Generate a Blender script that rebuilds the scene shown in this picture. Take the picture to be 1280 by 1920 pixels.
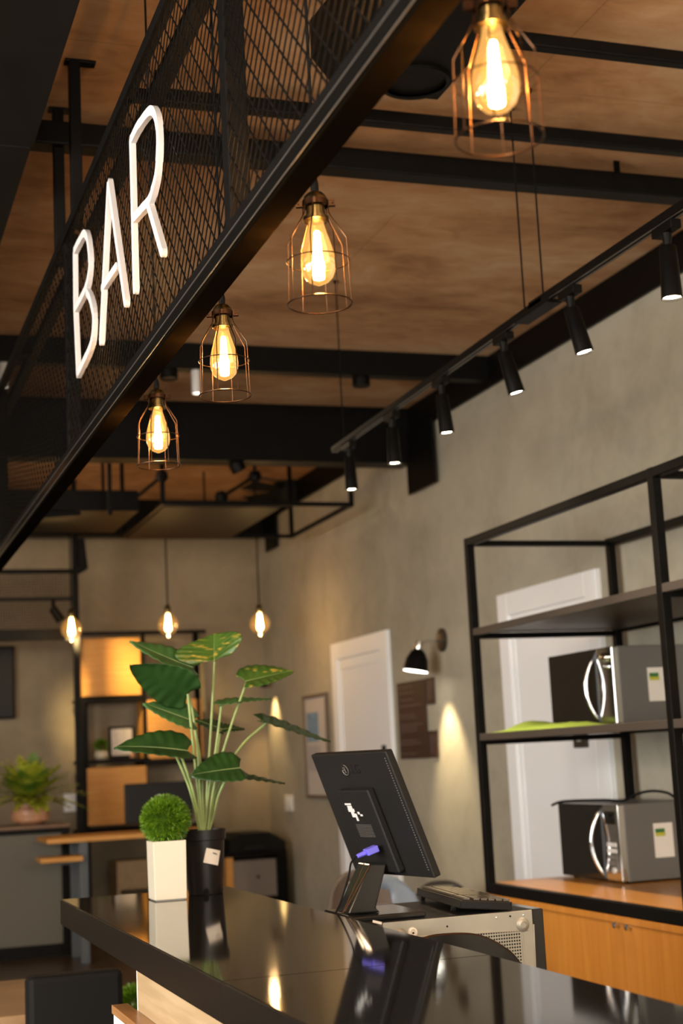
import bpy, math, random
from mathutils import Vector as V, Matrix
random.seed(7)
for o in list(bpy.data.objects): bpy.data.objects.remove(o)
SC = bpy.context.scene
COL = SC.collection
# ------------------------------------------------------------------ camera
EYE = 1.30
FPX = 2781.39
yaw, pit, rol = math.radians(19.1839), math.radians(9.3633), math.radians(-2.8447)
fw = V((math.sin(yaw)*math.cos(pit), math.cos(yaw)*math.cos(pit), math.sin(pit)))
rt = V((math.cos(yaw), -math.sin(yaw), 0))
up = rt.cross(fw)
R_ = rt*math.cos(rol) + up*math.sin(rol)
U_ = -rt*math.sin(rol) + up*math.cos(rol)
cd = bpy.data.cameras.new('camera'); cam = bpy.data.objects.new('camera', cd); COL.objects.link(cam)
m = Matrix.Identity(4)
for i in range(3):
    m[i][0] = R_[i]; m[i][1] = U_[i]; m[i][2] = -fw[i]
m[2][3] = EYE
cam.matrix_world = m
cd.sensor_fit = 'VERTICAL'; cd.sensor_height = 36; cd.sensor_width = 24
cd.lens = FPX/1920*36
cd.clip_start = .05
cd.dof.use_dof = True; cd.dof.focus_distance = 3.35; cd.dof.aperture_fstop = 3.6; cd.dof.aperture_blades = 9
SC.camera = cam
# ------------------------------------------------------------------ world and big lights
SC.view_settings.view_transform = 'Standard'; SC.view_settings.look = 'None'
SC.view_settings.gamma = 1; SC.view_settings.use_curve_mapping = False
SC.view_settings.exposure = 1.35
w = bpy.data.worlds.new('World'); SC.world = w; w.use_nodes = True
w.node_tree.nodes['Background'].inputs[0].default_value = (.75, .85, 1, 1)
w.node_tree.nodes['Background'].inputs[1].default_value = 1.5

def lamp(kind, name, loc, energy, color, direction=None, **kw):
    l = bpy.data.lights.new(name, kind); l.energy = energy; l.color = color
    for k, v in kw.items(): setattr(l, k, v)
    o = bpy.data.objects.new(name, l); COL.objects.link(o); o.location = loc
    if direction is not None:
        o.rotation_euler = V(direction).to_track_quat('-Z', 'Y').to_euler()
    return o
# daylight through the street windows behind the camera and on the left
lamp('AREA', 'window_daylight', (-3.9, 1.3, 1.7), 215, (1, .96, .90), (1, .02, 0), shape='RECTANGLE', size=5, size_y=2.2)
lamp('AREA', 'window_daylight', (.8, -3.9, 1.7), 115, (1, .88, .70), (.2, 1, .25), shape='RECTANGLE', size=6, size_y=2.2)
# added warm fill lights without fixtures, out of view, brightening ceiling and walls
for p_, e_ in (((-2.3, 2.2, 2.3), 45), ((-2.3, 4.8, 2.3), 30), ((-2.0, 10.0, 2.3), 7), ((2.2, -1.4, 2.6), 50), ((-1.2, -2.0, 2.4), 40), ((.1, 1.0, 2.7), 15), ((.9, 9.9, 3.2), 26)):
    lamp('POINT', 'fill_light', p_, e_, (1, .74, .46), shadow_soft_size=.18)

# ------------------------------------------------------------------ helpers
def on(ax, val, px, py):
    d = fw*FPX + R_*(px-640) - U_*(py-960)
    o = V((0, 0, EYE)); t = (val-o[ax])/d[ax]
    return o + d*t

def tag(o, label=None, cat=None, group=None, kind=None):
    if label: o['label'] = label
    if cat: o['category'] = cat
    if group: o['group'] = group
    if kind: o['kind'] = kind
    return o

def thing(name, loc, label, cat, group=None):
    o = bpy.data.objects.new(name, None); COL.objects.link(o); o.location = loc
    o.empty_display_size = .05
    return tag(o, label, cat, group)

def rootloc(p):
    while p.parent: p = p.parent
    return V(p.location)

class MB:
    def __init__(s): s.v = []; s.f = []
    def add(s, vs, fs):
        n = len(s.v); s.v += [V(a) for a in vs]; s.f += [tuple(i+n for i in f) for f in fs]; return s
    def box(s, x0, x1, y0, y1, z0, z1):
        vs = [(x, y, z) for z in (z0, z1) for y in (y0, y1) for x in (x0, x1)]
        return s.add(vs, [(0,2,3,1),(4,5,7,6),(0,1,5,4),(2,6,7,3),(0,4,6,2),(1,3,7,5)])
    def obox(s, c, a, b, d):
        """oriented box: centre and three half vectors"""
        c, a, b, d = V(c), V(a), V(b), V(d)
        vs = [c+a*i+b*j+d*k for k in (-1,1) for j in (-1,1) for i in (-1,1)]
        return s.add(vs, [(0,2,3,1),(4,5,7,6),(0,1,5,4),(2,6,7,3),(0,4,6,2),(1,3,7,5)])
    def bar(s, p, q, w, h=None, upv=(0,0,1)):
        p, q = V(p), V(q); h = h or w
        d = (q-p); L = d.length; d.normalize(); u = V(upv)
        if abs(d.dot(u)) > .95: u = V((0,1,0))
        sx = d.cross(u).normalized(); uu = sx.cross(d).normalized()
        return s.obox((p+q)/2, d*L/2, sx*w/2, uu*h/2)
    def tube(s, pts, r, seg=8, closed=False, caps=True):
        pts = [V(p) for p in pts]; n = len(pts)
        rr = r if isinstance(r, (list, tuple)) else [r]*n
        u = None; rings = []
        for i, p in enumerate(pts):
            a = pts[(i-1) % n] if (closed or i > 0) else p
            b = pts[(i+1) % n] if (closed or i < n-1) else p
            d = (b-a).normalized()
            if u is None:
                u = V((0,0,1)) if abs(d.z) < .9 else V((1,0,0))
            u = (u - d*u.dot(d)).normalized(); w_ = d.cross(u)
            rings.append([p + (u*math.cos(t)+w_*math.sin(t))*rr[i] for t in [2*math.pi*k/seg for k in range(seg)]])
        vs = [q for rg in rings for q in rg]; fs = []
        for i in range(n if closed else n-1):
            j = (i+1) % n
            for k in range(seg):
                l = (k+1) % seg
                fs.append((i*seg+k, i*seg+l, j*seg+l, j*seg+k))
        if not closed and caps:
            fs.append(tuple(range(seg-1, -1, -1))); fs.append(tuple((n-1)*seg+k for k in range(seg)))
        return s.add(vs, fs)
    def lathe(s, prof, c=(0,0,0), seg=24, axis=(0,0,1), cap=True):
        c = V(c); ax = V(axis).normalized()
        u = V((1,0,0)) if abs(ax.x) < .9 else V((0,1,0))
        u = (u-ax*u.dot(ax)).normalized(); w_ = ax.cross(u)
        vs = []; fs = []
        for r, z in prof:
            for k in range(seg):
                t = 2*math.pi*k/seg
                vs.append(c+ax*z+(u*math.cos(t)+w_*math.sin(t))*max(r, 1e-5))
        for i in range(len(prof)-1):
            for k in range(seg):
                l = (k+1) % seg
                fs.append((i*seg+k, i*seg+l, (i+1)*seg+l, (i+1)*seg+k))
        if cap:
            fs.append(tuple(range(seg-1, -1, -1))); n = (len(prof)-1)*seg; fs.append(tuple(n+k for k in range(seg)))
        return s.add(vs, fs)
    def prism(s, poly, a, b):
        """poly: list of 3d points, extruded from offset a to offset b (vectors)"""
        n = len(poly); a, b = V(a), V(b)
        vs = [V(p)+a for p in poly]+[V(p)+b for p in poly]
        fs = [tuple(range(n-1, -1, -1)), tuple(range(n, 2*n))]
        fs += [(i, (i+1) % n, (i+1) % n+n, i+n) for i in range(n)]
        return s.add(vs, fs)
    def build(s, name, mt, parent=None, smooth=False, bevel=0, label=None):
        if parent is not None: off = rootloc(parent)
        else:
            xs = [p.x for p in s.v]; ys = [p.y for p in s.v]; zs = [p.z for p in s.v]
            off = V(((min(xs)+max(xs))/2, (min(ys)+max(ys))/2, min(zs)))
        me = bpy.data.meshes.new(name)
        me.from_pydata([tuple(p-off) for p in s.v], [], s.f); me.update()
        o = bpy.data.objects.new(name, me); COL.objects.link(o)
        if parent is not None: o.parent = parent
        else: o.location = off
        me.materials.append(mt)
        if smooth:
            for p in me.polygons: p.use_smooth = True
            me.set_sharp_from_angle(angle=math.radians(40))
        if bevel:
            b = o.modifiers.new('bevel', 'BEVEL'); b.width = bevel; b.segments = 2; b.limit_method = 'ANGLE'
            b.angle_limit = math.radians(50)
        if label: o['label'] = label
        return o

def dup(root, loc, rz=0, label=None):
    r = root.copy(); COL.objects.link(r); r.location = loc; r.rotation_euler.z = rz
    if label: r['label'] = label
    for ch in root.children:
        c = ch.copy(); COL.objects.link(c); c.parent = r
        for g in ch.children:
            d = g.copy(); COL.objects.link(d); d.parent = c
    return r

def struct(mb, name, mt, **k):
    o = mb.build(name, mt, **k); o['kind'] = 'structure'; return o

# ------------------------------------------------------------------ materials
def new_mat(name):
    mt = bpy.data.materials.new(name); mt.use_nodes = True
    return mt, mt.node_tree.nodes, mt.node_tree.links, mt.node_tree.nodes['Principled BSDF']

def mat(name, col, rough=.5, metal=0, var=0, scale=8, bump=0, bscale=60, stretch=None, coat=0, emit=None, es=0, spec=.5):
    mt, n, l, b = new_mat(name)
    b.inputs['Base Color'].default_value = (*col, 1); b.inputs['Roughness'].default_value = rough
    b.inputs['Metallic'].default_value = metal; b.inputs['Coat Weight'].default_value = coat
    b.inputs['Specular IOR Level'].default_value = spec
    if emit: b.inputs['Emission Color'].default_value = (*emit, 1); b.inputs['Emission Strength'].default_value = es
    tc = n.new('ShaderNodeTexCoord'); mp = n.new('ShaderNodeMapping'); l.new(tc.outputs['Object'], mp.inputs[0])
    if stretch: mp.inputs['Scale'].default_value = stretch
    if var:
        no = n.new('ShaderNodeTexNoise'); no.inputs['Scale'].default_value = scale; no.inputs['Detail'].default_value = 6
        l.new(mp.outputs[0], no.inputs['Vector'])
        r = n.new('ShaderNodeValToRGB'); r.color_ramp.elements[0].position = .3; r.color_ramp.elements[1].position = .7
        r.color_ramp.elements[0].color = (*[max(0, c*(1-var)) for c in col], 1)
        r.color_ramp.elements[1].color = (*[min(1, c*(1+var)) for c in col], 1)
        l.new(no.outputs['Fac'], r.inputs[0]); l.new(r.outputs[0], b.inputs['Base Color'])
    if bump:
        n2 = n.new('ShaderNodeTexNoise'); n2.inputs['Scale'].default_value = bscale; n2.inputs['Detail'].default_value = 4
        l.new(mp.outputs[0], n2.inputs['Vector'])
        bp = n.new('ShaderNodeBump'); bp.inputs['Strength'].default_value = bump; bp.inputs['Distance'].default_value = .01
        l.new(n2.outputs['Fac'], bp.inputs['Height']); l.new(bp.outputs[0], b.inputs['Normal'])
    return mt

def layered(name, cols, sc1, sc2, rough, stretch1=(1,1,1), stretch2=(1,1,1), seam=None, bump=.15):
    """two noises blended over a three colour ramp; optional board seams"""
    mt, n, l, b = new_mat(name); b.inputs['Roughness'].default_value = rough
    tc = n.new('ShaderNodeTexCoord')
    outs = []
    for sc, st in ((sc1, stretch1), (sc2, stretch2)):
        mp = n.new('ShaderNodeMapping'); mp.inputs['Scale'].default_value = st; l.new(tc.outputs['Object'], mp.inputs[0])
        no = n.new('ShaderNodeTexNoise'); no.inputs['Scale'].default_value = sc; no.inputs['Detail'].default_value = 8
        no.inputs['Roughness'].default_value = .6; no.inputs['Distortion'].default_value = .6
        l.new(mp.outputs[0], no.inputs['Vector']); outs.append(no)
    mx = n.new('ShaderNodeMath'); mx.operation = 'MULTIPLY_ADD'; l.new(outs[1].outputs['Fac'], mx.inputs[0]); mx.inputs[1].default_value = .45
    l.new(outs[0].outputs['Fac'], mx.inputs[2])
    sb = n.new('ShaderNodeMath'); sb.operation = 'SUBTRACT'; l.new(mx.outputs[0], sb.inputs[0]); sb.inputs[1].default_value = .225
    r = n.new('ShaderNodeValToRGB'); e = r.color_ramp.elements
    e[0].position = .3; e[0].color = (*cols[0], 1); e[1].position = .72; e[1].color = (*cols[2], 1)
    k = e.new(.5); k.color = (*cols[1], 1)
    l.new(sb.outputs[0], r.inputs[0]); src = r.outputs[0]
    if seam:
        br = n.new('ShaderNodeTexBrick'); mp = n.new('ShaderNodeMapping'); l.new(tc.outputs['Object'], mp.inputs[0]); l.new(mp.outputs[0], br.inputs['Vector'])
        br.inputs['Scale'].default_value = 1; br.inputs['Brick Width'].default_value = seam[0]; br.inputs['Row Height'].default_value = seam[1]
        br.inputs['Mortar Size'].default_value = .004; br.inputs['Mortar Smooth'].default_value = .6
        br.inputs['Color1'].default_value = (1,1,1,1); br.inputs['Color2'].default_value = (.93,.93,.93,1); br.inputs['Mortar'].default_value = (.72,.72,.72,1)
        mm = n.new('ShaderNodeMix'); mm.data_type = 'RGBA'; mm.blend_type = 'MULTIPLY'; mm.inputs[0].default_value = 1
        l.new(src, mm.inputs[6]); l.new(br.outputs[0], mm.inputs[7]); src = mm.outputs[2]
    l.new(src, b.inputs['Base Color'])
    bp = n.new('ShaderNodeBump'); bp.inputs['Strength'].default_value = bump; bp.inputs['Distance'].default_value = .02
    l.new(sb.outputs[0], bp.inputs['Height']); l.new(bp.outputs[0], b.inputs['Normal'])
    return mt

def wood(name, c0, c1, axis='Z', rough=.4, scale=6, coat=0):
    st = {'X': (.6, 9, 9), 'Y': (9, .6, 9), 'Z': (9, 9, .6)}[axis]
    mt, n, l, b = new_mat(name); b.inputs['Roughness'].default_value = rough; b.inputs['Coat Weight'].default_value = coat
    tc = n.new('ShaderNodeTexCoord'); mp = n.new('ShaderNodeMapping'); mp.inputs['Scale'].default_value = st
    l.new(tc.outputs['Object'], mp.inputs[0])
    no = n.new('ShaderNodeTexNoise'); no.inputs['Scale'].default_value = scale; no.inputs['Detail'].default_value = 5; no.inputs['Distortion'].default_value = .4
    l.new(mp.outputs[0], no.inputs['Vector'])
    r = n.new('ShaderNodeValToRGB'); r.color_ramp.elements[0].position = .35; r.color_ramp.elements[1].position = .68
    r.color_ramp.elements[0].color = (*c0, 1); r.color_ramp.elements[1].color = (*c1, 1)
    l.new(no.outputs['Fac'], r.inputs[0]); l.new(r.outputs[0], b.inputs['Base Color'])
    return mt

def emis(name, col, st):
    mt, n, l, b = new_mat(name); b.inputs['Base Color'].default_value = (*col, 1)
    b.inputs['Emission Color'].default_value = (*col, 1); b.inputs['Emission Strength'].default_value = st
    return mt

def thin_glass(name, tint, fac=.12, emit=None, es=0):
    mt, n, l, b = new_mat(name); n.remove(b); out = n['Material Output']
    t = n.new('ShaderNodeBsdfTransparent'); t.inputs[0].default_value = (*tint, 1)
    g = n.new('ShaderNodeBsdfGlossy'); g.inputs['Roughness'].default_value = .03
    lw = n.new('ShaderNodeLayerWeight'); lw.inputs[0].default_value = .25
    mx = n.new('ShaderNodeMixShader'); mu = n.new('ShaderNodeMath'); mu.operation = 'MULTIPLY_ADD'; mu.inputs[1].default_value = .6; mu.inputs[2].default_value = fac*.4
    l.new(lw.outputs['Fresnel'], mu.inputs[0]); l.new(mu.outputs[0], mx.inputs[0]); l.new(t.outputs[0], mx.inputs[1]); l.new(g.outputs[0], mx.inputs[2])
    res = mx.outputs[0]
    if emit:
        e = n.new('ShaderNodeEmission'); e.inputs[0].default_value = (*emit, 1); e.inputs[1].default_value = es
        a = n.new('ShaderNodeAddShader'); l.new(res, a.inputs[0]); l.new(e.outputs[0], a.inputs[1]); res = a.outputs[0]
    l.new(res, out.inputs[0]); return mt

M = {}
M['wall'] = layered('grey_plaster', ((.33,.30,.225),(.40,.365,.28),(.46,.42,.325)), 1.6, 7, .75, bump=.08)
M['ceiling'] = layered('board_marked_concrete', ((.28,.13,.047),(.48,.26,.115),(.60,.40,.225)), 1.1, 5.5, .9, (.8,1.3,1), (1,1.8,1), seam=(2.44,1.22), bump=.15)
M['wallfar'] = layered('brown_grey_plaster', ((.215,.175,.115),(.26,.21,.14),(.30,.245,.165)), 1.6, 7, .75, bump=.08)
M['walldark'] = mat('unseen_wall_dark_brown', (.11,.085,.06), .8, 0, .15, 3)  # colour of the unseen walls, set dark to cut bounce and reflections
M['floor'] = wood('dark_wood_floor', (.05,.03,.016), (.10,.06,.03), 'X', .3, 5)
M['black'] = mat('black_painted_steel', (.0035,.0031,.0028), .45, 0, .25, 20, .04, 90, spec=.10)
M['dullblack'] = mat('dull_black_paint', (.005,.0035,.002), .7, spec=0)
M['blackgloss'] = mat('black_gloss_paint', (.004,.0036,.003), .22, spec=.3)
M['blackmatte'] = mat('black_matte', (.006,.0055,.005), .7, spec=.2)
M['duct'] = mat('dark_sheet_metal', (.0075,.0068,.006), .5, 0, .2, 5, spec=.15)
M['white'] = mat('white_paint', (.90,.91,.92), .5)
M['letter'] = mat('white_acrylic', (.62,.59,.58), .5)
M['brass'] = mat('antique_brass', (.20,.15,.065), .28, 1, .25, 40)
M['edge'] = mat('painted_edge_highlight', (.07,.062,.055), .35)  # lighter grey that paints highlights along the sign rail
M['copper'] = mat('dark_copper_wire', (.07,.038,.022), .28, 1)
M['rubber'] = mat('black_rubber', (.005,.005,.005), .7, spec=.1)
M['filament'] = emis('glowing_filament', (1,.62,.22), 60)
M['filament2'] = emis('glowing_filament_far', (1,.66,.28), 22)
M['amber'] = thin_glass('amber_glass', (1,.80,.50), .12, (1,.50,.12), .26)
M['oak'] = wood('golden_oak_veneer', (.41,.155,.020), (.48,.195,.030), 'Z', .45, 3.2)
M['oaktop'] = wood('golden_oak_top', (.46,.19,.03), (.56,.25,.05), 'Y', .3)
M['paleoak'] = wood('pale_oak', (.34,.235,.125), (.42,.30,.17), 'Y', .45)
M['brownrail'] = mat('dark_shelf_edge', (.05,.04,.034), .4)
M['walnut'] = wood('brown_shelf_board', (.07,.034,.018), (.105,.055,.03), 'Y', .4)
M['boxwood'] = wood('box_veneer', (.56,.25,.045), (.66,.32,.075), 'X', .5)
M['chrome'] = mat('chrome', (.75,.75,.75), .1, 1)
M['steel'] = mat('brushed_steel', (.36,.34,.31), .38, .9)
M['galv'] = mat('galvanised_sheet', (.36,.335,.28), .45, .6, .08, 12)
M['greymetal'] = mat('grey_metal_case', (.15,.14,.125), .42, .3)
M['darkglass'] = mat('dark_mirror_glass', (.012,.010,.008), .05, spec=.5)
M['plastic'] = mat('black_plastic', (.009,.0085,.008), .45, 0, 0, 8, .06, 300, spec=.25)
M['plasticg'] = mat('glossy_black_plastic', (.01,.01,.01), .12)
M['screen'] = mat('screen_glass', (.006,.006,.007), .4, spec=.2)
M['blue'] = mat('blue_plug', (.12,.11,.62), .4)
M['silver'] = mat('silver_label', (.7,.7,.68), .35, .3)
M['sticker'] = mat('white_sticker', (.72,.66,.58), .5)
M['key'] = mat('black_keycap', (.06,.045,.03), .2, coat=1, spec=1)
M['pot'] = mat('black_pot_plastic', (.009,.0075,.007), .4, spec=.25)
M['ceramic'] = mat('cream_ceramic', (.56,.51,.40), .35)
M['soil'] = mat('dark_soil', (.03,.02,.012), .9, 0, .4, 60)
M['stem'] = mat('pale_green_stem', (.20,.27,.09), .45, 0, .2, 30)
M['tabwood'] = mat('dull_brown_wood', (.16,.085,.04), .45, 0, .2, 6)
M['amberfar'] = thin_glass('amber_globe_glass', (1,.86,.62), .1, (1,.45,.10), .10)
M['terra'] = mat('terracotta', (.50,.25,.14), .4, 0, .2, 10)
M['bluegrey'] = mat('blue_grey_plastic', (.13,.16,.20), .45)
M['cabgrey'] = mat('grey_cabinet', (.11,.10,.075), .55)
M['taupe'] = mat('taupe_box', (.19,.155,.125), .5)
M['bluesteel'] = mat('blue_grey_steel', (.07,.08,.09), .4)
M['brownboard'] = mat('dark_brown_board', (.045,.022,.018), .5)
M['greencloth'] = mat('lime_green_cloth', (.30,.42,.05), .8)
M['dirtyplate'] = mat('black_plate', (.03,.025,.022), .4)

M['graniteedge'] = mat('dimmed_granite_face', (.0075,.0065,.0055), .32, 0, .5, 160, spec=.12)  # darker, duller granite copy that dims reflections on the slab front
M['ledgetop'] = wood('orange_brown_laminate', (.26,.12,.04), (.36,.18,.07), 'Y', .3)
# granite counter
mt, n, l, b = new_mat('black_granite'); M['granite'] = mt
tc = n.new('ShaderNodeTexCoord'); vo = n.new('ShaderNodeTexVoronoi'); vo.inputs['Scale'].default_value = 260
l.new(tc.outputs['Object'], vo.inputs['Vector'])
no = n.new('ShaderNodeTexNoise'); no.inputs['Scale'].default_value = 35; l.new(tc.outputs['Object'], no.inputs['Vector'])
lt = n.new('ShaderNodeMath'); lt.operation = 'LESS_THAN'; lt.inputs[1].default_value = .09; l.new(vo.outputs['Distance'], lt.inputs[0])
gt = n.new('ShaderNodeMath'); gt.operation = 'GREATER_THAN'; gt.inputs[1].default_value = .60; l.new(no.outputs['Fac'], gt.inputs[0])
mu = n.new('ShaderNodeMath'); mu.operation = 'MULTIPLY'; l.new(lt.outputs[0], mu.inputs[0]); l.new(gt.outputs[0], mu.inputs[1])
mx = n.new('ShaderNodeMix'); mx.data_type = 'RGBA'; l.new(mu.outputs[0], mx.inputs[0]); mx.inputs[6].default_value = (.008,.007,.006,1); mx.inputs[7].default_value = (.16,.13,.10,1)
l.new(mx.outputs[2], b.inputs['Base Color']); b.inputs['Roughness'].default_value = .055; b.inputs['IOR'].default_value = 1.5
b.inputs['Specular IOR Level'].default_value = .36
n2 = n.new('ShaderNodeTexNoise'); n2.inputs['Scale'].default_value = 220; l.new(tc.outputs['Object'], n2.inputs['Vector'])
bp = n.new('ShaderNodeBump'); bp.inputs['Strength'].default_value = .015; bp.inputs['Distance'].default_value = .001; l.new(n2.outputs['Fac'], bp.inputs['Height']); l.new(bp.outputs[0], b.inputs['Normal'])

def leafmat(name, c0, c1, varieg=None, nsc=14):
    mt, n, l, b = new_mat(name); b.inputs['Roughness'].default_value = .35
    tc = n.new('ShaderNodeTexCoord'); no = n.new('ShaderNodeTexNoise'); no.inputs['Scale'].default_value = nsc; no.inputs['Detail'].default_value = 4
    l.new(tc.outputs['Object'], no.inputs['Vector'])
    r = n.new('ShaderNodeValToRGB'); r.color_ramp.elements[0].position = .35; r.color_ramp.elements[1].position = .7
    r.color_ramp.elements[0].color = (*c0, 1); r.color_ramp.elements[1].color = (*c1, 1)
    l.new(no.outputs['Fac'], r.inputs[0]); src = r.outputs[0]
    if varieg:
        mp = n.new('ShaderNodeMapping'); mp.inputs['Scale'].default_value = (1,1,3.5); l.new(tc.outputs['Object'], mp.inputs[0])
        v2 = n.new('ShaderNodeTexNoise'); v2.inputs['Scale'].default_value = 22; l.new(mp.outputs[0], v2.inputs['Vector'])
        g = n.new('ShaderNodeValToRGB'); g.color_ramp.elements[0].position = .60; g.color_ramp.elements[1].position = .68; l.new(v2.outputs['Fac'], g.inputs[0])
        mx = n.new('ShaderNodeMix'); mx.data_type = 'RGBA'; l.new(g.outputs[0], mx.inputs[0]); l.new(src, mx.inputs[6]); mx.inputs[7].default_value = (*varieg, 1); src = mx.outputs[2]
    l.new(src, b.inputs['Base Color'])
    tr = n.new('ShaderNodeBsdfTranslucent'); l.new(src, tr.inputs[0]); ms = n.new('ShaderNodeMixShader'); ms.inputs[0].default_value = .25
    l.new(b.outputs[0], ms.inputs[1]); l.new(tr.outputs[0], ms.inputs[2]); l.new(ms.outputs[0], n['Material Output'].inputs[0])
    return mt
M['leaf'] = leafmat('leaf_green', (.045,.12,.035), (.07,.19,.05))
M['leafdark'] = leafmat('leaf_dark_green', (.013,.042,.008), (.024,.07,.014))
M['leafvar'] = leafmat('leaf_variegated', (.045,.10,.015), (.07,.14,.02), (.36,.27,.04))
M['grass'] = leafmat('grass_green', (.04,.12,.006), (.21,.37,.02), nsc=75)
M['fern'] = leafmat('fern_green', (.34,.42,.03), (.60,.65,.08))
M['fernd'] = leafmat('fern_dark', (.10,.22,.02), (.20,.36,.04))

# ------------------------------------------------------------------ room shell
WX = 3.64; H = 3.57; FY = 12.75; LX = -4.0; BY = -4.0
struct(MB().box(LX-.2, WX+.2, BY-.2, FY+.2, -.12, 0), 'floor', M['floor'])
struct(MB().box(LX-.2, WX+.2, BY-.2, FY+.2, H, H+.15), 'ceiling', M['ceiling'])
struct(MB().box(WX, WX+.15, BY, FY, 0, H), 'wall_right', M['wall'])
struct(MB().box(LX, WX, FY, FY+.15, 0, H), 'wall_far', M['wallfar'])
def wall_with_window(name, axis, pos, a0, a1, b0, b1, z0, z1):
    mb = MB()
    for (u0, u1, q0, q1) in ((a0, b0, 0, H), (b1, a1, 0, H), (b0, b1, 0, z0), (b0, b1, z1, H)):
        if axis == 0: mb.box(pos-.15, pos, u0, u1, q0, q1)
        else: mb.box(u0, u1, pos-.15, pos, q0, q1)
    struct(mb, name, M['walldark'])
    f = MB(); t = .05
    n_ = 4
    for i in range(n_+1):
        u = b0+(b1-b0)*i/n_; u = min(max(u, b0+t/2), b1-t/2)
        if axis == 0: f.box(pos-.11, pos-.05, u-t/2, u+t/2, z0, z1)
        else: f.box(u-t/2, u+t/2, pos-.11, pos-.05, z0, z1)
    for zz in (z0, z1-t):
        if axis == 0: f.box(pos-.11, pos-.05, b0, b1, zz, zz+t)
        else: f.box(b0, b1, pos-.11, pos-.05, zz, zz+t)
    g = MB()
    if axis == 0: g.box(pos-.085, pos-.08, b0, b1, z0, z1)
    else: g.box(b0, b1, pos-.085, pos-.08, z0, z1)
    return f, g
M['pane'] = thin_glass('window_glass', (.97,.98,.97), .1)
f_, g_ = wall_with_window('wall_left', 0, LX, BY, FY, -.9, 4.5, .6, 2.9)
w1 = struct(f_, 'window_1', M['blackmatte']); g_.build('window_pane', M['pane'], w1)
f_, g_ = wall_with_window('wall_back', 1, BY, LX, WX, -2.3, 3.3, .6, 2.9)
w2 = struct(f_, 'window_2', M['blackmatte']); g_.build('window_pane', M['pane'], w2)

# doors in the right wall
def door(name, y0, y1, top, handle):
    d = MB(); fr = .13
    d.box(WX-.03, WX+.02, y0, y0+fr, 0, top); d.box(WX-.03, WX+.02, y1-fr, y1, 0, top); d.box(WX-.03, WX+.02, y0+fr, y1-fr, top-fr, top)
    o = struct(d, name, M['white'], bevel=.006)
    MB().box(WX-.012, WX-.002, y0+fr, y1-fr, 0, top-fr).build('door_panel', M['white'], o, bevel=.003)
    t = MB(); 
    t.box(WX-.02, WX-.012, y0+fr+.02, y0+fr+.05, .02, top-fr-.05); t.box(WX-.02, WX-.012, y1-fr-.05, y1-fr-.02, .02, top-fr-.05)
    t.box(WX-.02, WX-.012, y0+fr+.05, y1-fr-.05, top-fr-.08, top-fr-.05)
    t.build('door_moulding', M['white'], o, bevel=.003)
    return o
d1 = door('door_1', 9.58, 10.80, 2.152, 0)
p = on(0, WX, 728, 1413)
MB().box(WX-.035, WX-.012, p.y-.04, p.y+.04, p.z-.06, p.z+.06).build('door_handle', M['blackmatte'], d1, bevel=.005)
d2 = door('door_2', 6.57, 7.75, 2.17, 0)
p = on(0, WX, 1095, 1385)
MB().box(WX-.03, WX-.012, p.y-.07, p.y+.07, p.z-.045, p.z+.045).build('door_plate', M['dirtyplate'], d2, bevel=.004)
MB().box(WX-.034, WX-.03, p.y-.02, p.y+.02, p.z-.012, p.z+.014).build('door_plate_mark', M['silver'], d2)

# steel beams under the ceiling
def ibeam_x(mb, x0, x1, y, zb, zt, fl=.14):
    mb.box(x0, x1, y, y+fl, zb, zb+.02); mb.box(x0, x1, y, y+fl, zt-.02, zt); mb.box(x0, x1, y+fl*.2, y+fl*.2+.02, zb+.02, zt-.02)
mb = MB(); mb.box(WX-.025, WX, 1.0, FY-.0, 1.605*1.3+EYE, H)
b = mb.build('wall_beam', M['black'], bevel=.004); tag(b, 'long black steel channel along the top of the right wall', 'beam')
mb = MB(); ibeam_x(mb, LX, WX-.026, 8.97, 1.457*1.3+EYE, H, .16); mb.box(LX, WX-.026, 8.96, 8.97, 1.457*1.3+EYE, H)
b = mb.build('ceiling_beam', M['black']); tag(b, 'deepest black beam crossing the ceiling behind the fourth caged lamp', 'beam')
mb = MB(); mb.box(LX, WX-.026, 7.66, 7.74, 1.635*1.3+EYE, H)
b = mb.build('ceiling_beam', M['black']); tag(b, 'shallow black beam crossing the ceiling just before the deepest beam', 'beam')
mb = MB(); mb.box(LX, WX-.026, 12.45, 12.6, 1.955+EYE, H)
b = mb.build('ceiling_beam', M['black']); tag(b, 'black beam along the top of the far wall', 'beam')
tag(MB().box(WX-.04, WX-.0255, 8.52, 8.99, 1.685+EYE, 1.605*1.3+EYE+.02).build('beam_bracket', M['black'], bevel=.003), 'black steel plate hanging on the right wall under the deepest beam', 'bracket')
tag(MB().box(WX-.04, WX-.0255, 12.1, 12.44, 1.805+EYE, 1.605*1.3+EYE+.02).build('beam_bracket', M['black'], bevel=.003), 'black steel plate high in the far right corner of the room', 'bracket')
for y, zb, h, th, lab in ((3.86, 1.655*1.3, .045, .045, 'thin black conduit nearest the camera under the concrete ceiling'),
                      (4.50, 1.655*1.3, .05, .05, 'second thin black conduit passing behind the big caged lamp'),
                      (4.84, 1.632*1.3, .085, .09, 'thick black steel tube crossing under the ceiling below the big caged lamp')):
    xl_ = (on(2, zb+EYE, 860, 10).x if y < 4 else on(2, zb+EYE, 300, 165).x) if th < .08 else LX
    mb = MB().box(xl_, WX-.026, y, y+th, zb+EYE, zb+EYE+h)
    b = mb.build('ceiling_tube', M['black'], bevel=.006); tag(b, lab, 'pipe')
    for x in ((-2.8, on(1, 4.88, 1156, 300).x) if th > .08 else (xl_+.02,)):
        q = MB().box(x-.012, x+.012, y+th/2-.004, y+th/2+.004, zb+EYE+h, H); q.build('hanger', M['black'], b)

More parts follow.
